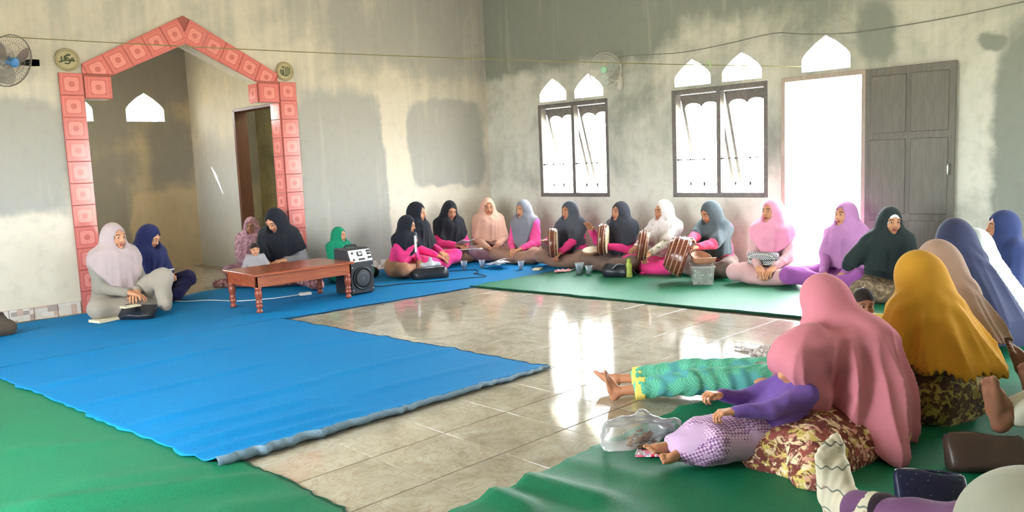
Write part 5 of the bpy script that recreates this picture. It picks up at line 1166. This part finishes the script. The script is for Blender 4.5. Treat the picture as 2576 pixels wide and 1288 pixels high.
pp = tag(empty('song_sheets', c + A3(-.02, .03, -.10), math.radians(20)), 'loose white song sheets spread on the knees of the reading woman', 'papers')
for k in range(3): sheet('sheet', (.02 * k, .03 * k, .008 * k), .20, .28, .3 * k, m_paper, pp, .012)
c = at(1260, 672, .012); pl_ = tag(empty('paper_pile', c), 'pile of crumpled white papers before the corner of the carpet', 'papers')
for k in range(4): sheet('sheet', (random.uniform(-.06, .06), random.uniform(-.06, .06), .006 + .018 * k), .22, .17, random.random() * 3, m_paper if k % 2 else plain('blue_white_paper', (196, 208, 226), .8), pl_, .016, 8, (random.uniform(-.1, .2), random.uniform(-.1, .35)))
bookobj(at(1352, 678, .012), math.radians(30), .15, .09, .014, 'small cream booklet lying before the brown skirts', m_paper2)
# folded paper fan
fn = tag(empty('paper_fan', at(1432, 684, .014)), 'pink and white pleated paper fan open on the green carpet', 'fan'); m_fp = plain('fan_pink', (226, 150, 160), .7); m_fw = plain('fan_white', (236, 224, 222), .7)
for k in range(12):
    a0, a1 = math.radians(200 + k * 12), math.radians(200 + (k + 1) * 12); r0, r1 = .03, .17; z0, z1 = (.004, .022) if k % 2 else (.022, .004)
    pydata('pleat', [(r0 * math.cos(a0), r0 * math.sin(a0), .006), (r1 * math.cos(a0), r1 * math.sin(a0), z0), (r1 * math.cos(a1), r1 * math.sin(a1), z1), (r0 * math.cos(a1), r0 * math.sin(a1), .006)], [(0, 1, 2, 3)], m_fp if k % 3 else m_fw, fn)
tube('guard_stick', [(.0, 0, .008), (.17 * math.cos(math.radians(200)), .17 * math.sin(math.radians(200)), .010)], .004, m_fw, fn, 5)
a1, a2 = at(1532, 684, .06), at(1572, 684, .06); hb = lump('handbag', 'black handbag with a pale strap before the charcoal hijab', 'bag', [(a1, a2, .075, .075), (a1 + A3(0, 0, .03), a2 + A3(0, 0, .02), .06, .05)], m_leather, .007, (.003, 34))
tube('strap', spline_pts([A3(.10, .02, .10), A3(.02, .05, .14), A3(-.10, .10, .09), A3(-.17, .12, .02)], 5), .007, plain('grey_strap', (140, 146, 152), .5), hb)
# water bottle
bt = tag(empty('water_bottle', at(1583, 697, .012)), 'yellow-green water bottle standing on the green carpet by the black handbag', 'bottle'); m_bot = clear('bottle_green', (.86, .93, .45), .3, .55, (206, 222, 110))
lathe('bottle_body', [(.030, 0), (.034, .006), (.034, .05), (.030, .075), (.030, .095), (.034, .115), (.033, .14), (.024, .160), (.020, .165)], m_bot, bt, 20); lathe('cap', [(.0215, .163), (.0225, .166), (.0225, .192), (.018, .198)], plain('bottle_cap', (170, 186, 84), .4), bt, 20)
c = at(1624, 684, .03); lump('pink_cloth', 'crumpled bright pink cloth beside the green bottle', 'cloth', [(c + A3(.05, -.02, -.02), c + A3(-.06, .05, -.02), .03, .03), (c, c + A3(0, .01, .03), .035, .012)], PINK, .006, (.008, 50))
tag(tube('drum_stick', [at(1650, 684, .022), at(1680, 683, .022)], .007, m_paper, None, 8), 'thin white stick lying between the pink cloth and the big drum', 'stick')
# snack container with two bowls on it
CT = at(1766, 712, .012); ct = tag(empty('snack_container', CT, math.radians(38)), 'clear plastic container of green snacks before the big drum', 'container'); m_tub = clear('tub_plastic', (.97, .98, .98), .25, .22, (228, 232, 228))
def tub(w0, d0, w1, d1, h, m, par, nm):
    V = [(sx * w0 / 2, sy * d0 / 2, .002) for sx, sy in ((-1, -1), (1, -1), (1, 1), (-1, 1))] + [(sx * w1 / 2, sy * d1 / 2, h) for sx, sy in ((-1, -1), (1, -1), (1, 1), (-1, 1))] + [(sx * (w1 / 2 + .008), sy * (d1 / 2 + .008), h) for sx, sy in ((-1, -1), (1, -1), (1, 1), (-1, 1))] + [(sx * (w1 / 2 + .008), sy * (d1 / 2 + .008), h - .012) for sx, sy in ((-1, -1), (1, -1), (1, 1), (-1, 1))]
    F = [(3, 2, 1, 0)] + [(i + o, (i + 1) % 4 + o, (i + 1) % 4 + o + 4, i + o + 4) for o in (0, 4, 8) for i in range(4)]
    o = pydata(nm, V, F, m, par); b = o.modifiers.new('bevel', 'BEVEL'); b.width = .012; b.segments = 3; b.limit_method = 'ANGLE'; return o
tub(.27, .19, .30, .215, .185, m_tub, ct, 'tub'); m_chip = plain('green_snack', (142, 160, 142), .7, var=.2); parts = []
for k in range(150):
    x, y, z = random.uniform(-.115, .115), random.uniform(-.075, .075), random.uniform(.012, .085 + .03 * random.random()); a = random.random() * 6; b_ = random.uniform(-1, 1); r = random.uniform(.014, .022)
    V = [Vector((x, y, z)) + Matrix.Rotation(a, 3, 'Z') @ Matrix.Rotation(b_, 3, 'X') @ Vector((r * math.cos(t), r * math.sin(t), .006 * math.sin(2 * t))) for t in np.linspace(0, 2 * pi, 9)[:-1]]; parts.append((V, [tuple(range(8))]))
V, F = multi(parts); o = pydata('snacks', V, F, m_chip, ct); o['kind'] = 'stuff'
m_bask = wood('brown_bowl', (158, 108, 82), (188, 138, 108), 6, .5, (2, 2, 2))
for k, (dx, dy, dz, rx, ry, r) in enumerate(((-.01, .02, .190, .10, -.08, .12), (-.03, -.04, .215, -.35, .18, .10))):
    b_ = tag(empty('wooden_bowl', CT + A3(dx, dy, dz)), ('wider brown bowl resting on the snack container', 'tilted smaller brown bowl stacked on the snack container')[k], 'bowl', 'bowls on the snack container'); b_.rotation_euler = (rx, ry, 0)
    lathe('bowl', [(.001, 0), (r * .6, .0), (r * .9, .02), (r, .052), (r * 1.03, .055), (r * .97, .056), (r * .86, .024), (r * .56, .006), (.001, .006)], m_bask, b_, 28, caps=False); tube('rim', [(r * math.cos(t), r * math.sin(t), .055) for t in np.linspace(0, 2 * pi, 29)[:-1]], .005, m_bask, b_, 6, True)
# checked bag on the lap of the woman in pink
pk = PEOPLE['pink']; c = at(1920, 651, .25); cb_ = tag(empty('checked_bag', c, math.radians(8)), 'black and white checked bag on the lap of the woman in the pink hijab', 'bag')
bm = bmesh.new(); add_box(bm, (0, 0, .0), (.09, .30, .13), None, .025); bm_obj('bag_body', bm, checked('houndstooth', (222, 224, 226), (58, 64, 74), 95, None, (0, 0, 0)), cb_, None, (0, .12, 0), True)
tube('piping', [(.048, .13 * math.cos(t), .052 * math.sin(t)) for t in np.linspace(0, 2 * pi, 25)[:-1]], .004, m_white, cb_, 5, True); tube('flap_seam', [(.047, -.14, .0), (.052, 0, -.012), (.047, .14, 0)], .004, m_blk2, cb_, 5)
# hand fan of the smiling woman
cp_ = PEOPLE['cap']; hp = cp_['W'](cp_['WR']); fm = NT('printed_fan'); fm.set(.5, .4)
_n = fm.noise(9, 2); fm.col(fm.ramp(_n, [(.36, lin((52, 96, 172))), (.46, lin((150, 182, 220))), (.52, lin((84, 132, 90))), (.58, lin((226, 232, 236))), (.66, lin((60, 104, 190)))], 'LINEAR'))
hf = tag(empty('hand_fan', hp + A3(.03, .03, .03)), 'round printed blue and white hand fan held by the smiling woman', 'fan'); cc = at(2188, 606, .44) - np.array(hf.location)
tc_ = nrm(to_cam(hp) + A3(0, 0, .2)); qf = Vector(tc_).to_track_quat('Z', 'Y').to_matrix().to_4x4(); V, F = lathe_vf([(.095, -.0015), (.097, 0), (.095, .0015)], 28); pydata('fan_leaf', [Vector(cc) + qf @ Vector(v) for v in V], F, fm.m, hf)
tube('handle', [(0, 0, -.03), tuple(cc * .55), tuple(cc)], .006, plain('fan_handle', (206, 190, 110), .5), hf, 6)
# --- nearest things
m_film = clear('plastic_film', (.97, .97, .97), .8, .16, (236, 238, 240))
c = at(1606, 1090, .06); ba = lump('plastic_bag', 'clear plastic bag of snack remains on the edge of the green carpet', 'plastic bag', [(c + A3(.09, -.05, -.0), c + A3(-.04, .03, -.0), .075, .06), (c + A3(-.02, .02, .02), c + A3(-.13, .09, .02), .055, .03), (c + A3(.02, 0, .03), c + A3(-.02, 0, .07), .06, .03)], m_film, .006, (.012, 42), clipz=.014)
parts = []
for k in range(40):
    v = A3(random.uniform(-.04, .09), random.uniform(-.05, .04), random.uniform(.008, .05)); r = random.uniform(.010, .018); V, F = lathe_vf([(.001, -r * .5), (r, 0), (.001, r * .5)], 6, False); parts.append(([Vector(v) + Vector(q) for q in V], F))
V, F = multi(parts); o = pydata('snack_remains', V, F, plain('brown_remains', (150, 116, 88), .8, var=.3), ba); o['kind'] = 'stuff'
k = NT('sachet_print'); k.set(.2, .5); k.col(k.ramp(k.noise(22, 2), [(.40, lin((186, 40, 70))), (.47, lin((232, 224, 232))), (.56, lin((150, 130, 160))), (.62, lin((226, 90, 120)))], 'CONSTANT'))
c = at(1646, 1144, .018); sa_ = tag(sheet('snack_sachet', c, .15, .075, math.radians(118), k.m, None, .008, 8, th=.006), 'small red and white printed sachet by the bare feet of the child', 'sachet')
for e in (-1, 1): sheet('crimped_edge', (0.072 * e * math.cos(math.radians(118)), .072 * e * math.sin(math.radians(118)), .004), .010, .075, math.radians(118), m_silver, sa_, .006, 6, th=.002)
a1, a2 = at(1850, 873, .012), at(1975, 900, .012); cl_ = lump('printed_cloth', 'folded grey printed cloth lying on the bare tiles behind the rose veil', 'cloth', [(a1 + A3(0, 0, .0), a2, .012, .016), (at(1900, 890, .03), at(1990, 880, .03), .035, .035), (at(1925, 880, .05), at(1975, 875, .05), .03, .03)], blotch('grey_leaf_print', (170, 160, 160), [(226, 220, 218), (110, 100, 100)], 34), .006, (.008, 40), clipz=.002)
flat_bag('shoulder_bag', 'dark brown bag lying on the green carpet by the bare feet', at(2490, 1190, .014), math.radians(128), -.55, .30, .10, .15, m_brownbag, False)
k = NT('navy_sequin'); k.set(.4, .4); vo = k.n('TexVoronoi'); vo.inputs['Scale'].default_value = 60; k.l(k.tc.outputs['Object'], vo.inputs['Vector']); k.col(k.mix(k.n_map(vo.outputs['Distance'], .05, .12), lin((190, 196, 216)), lin((26, 30, 62))))
flat_bag('navy_bag', 'navy blue bag with small pale dots before the grey-green knee', at(2345, 1275, .014), math.radians(128), -.35, .24, .06, .12, k.m, True)
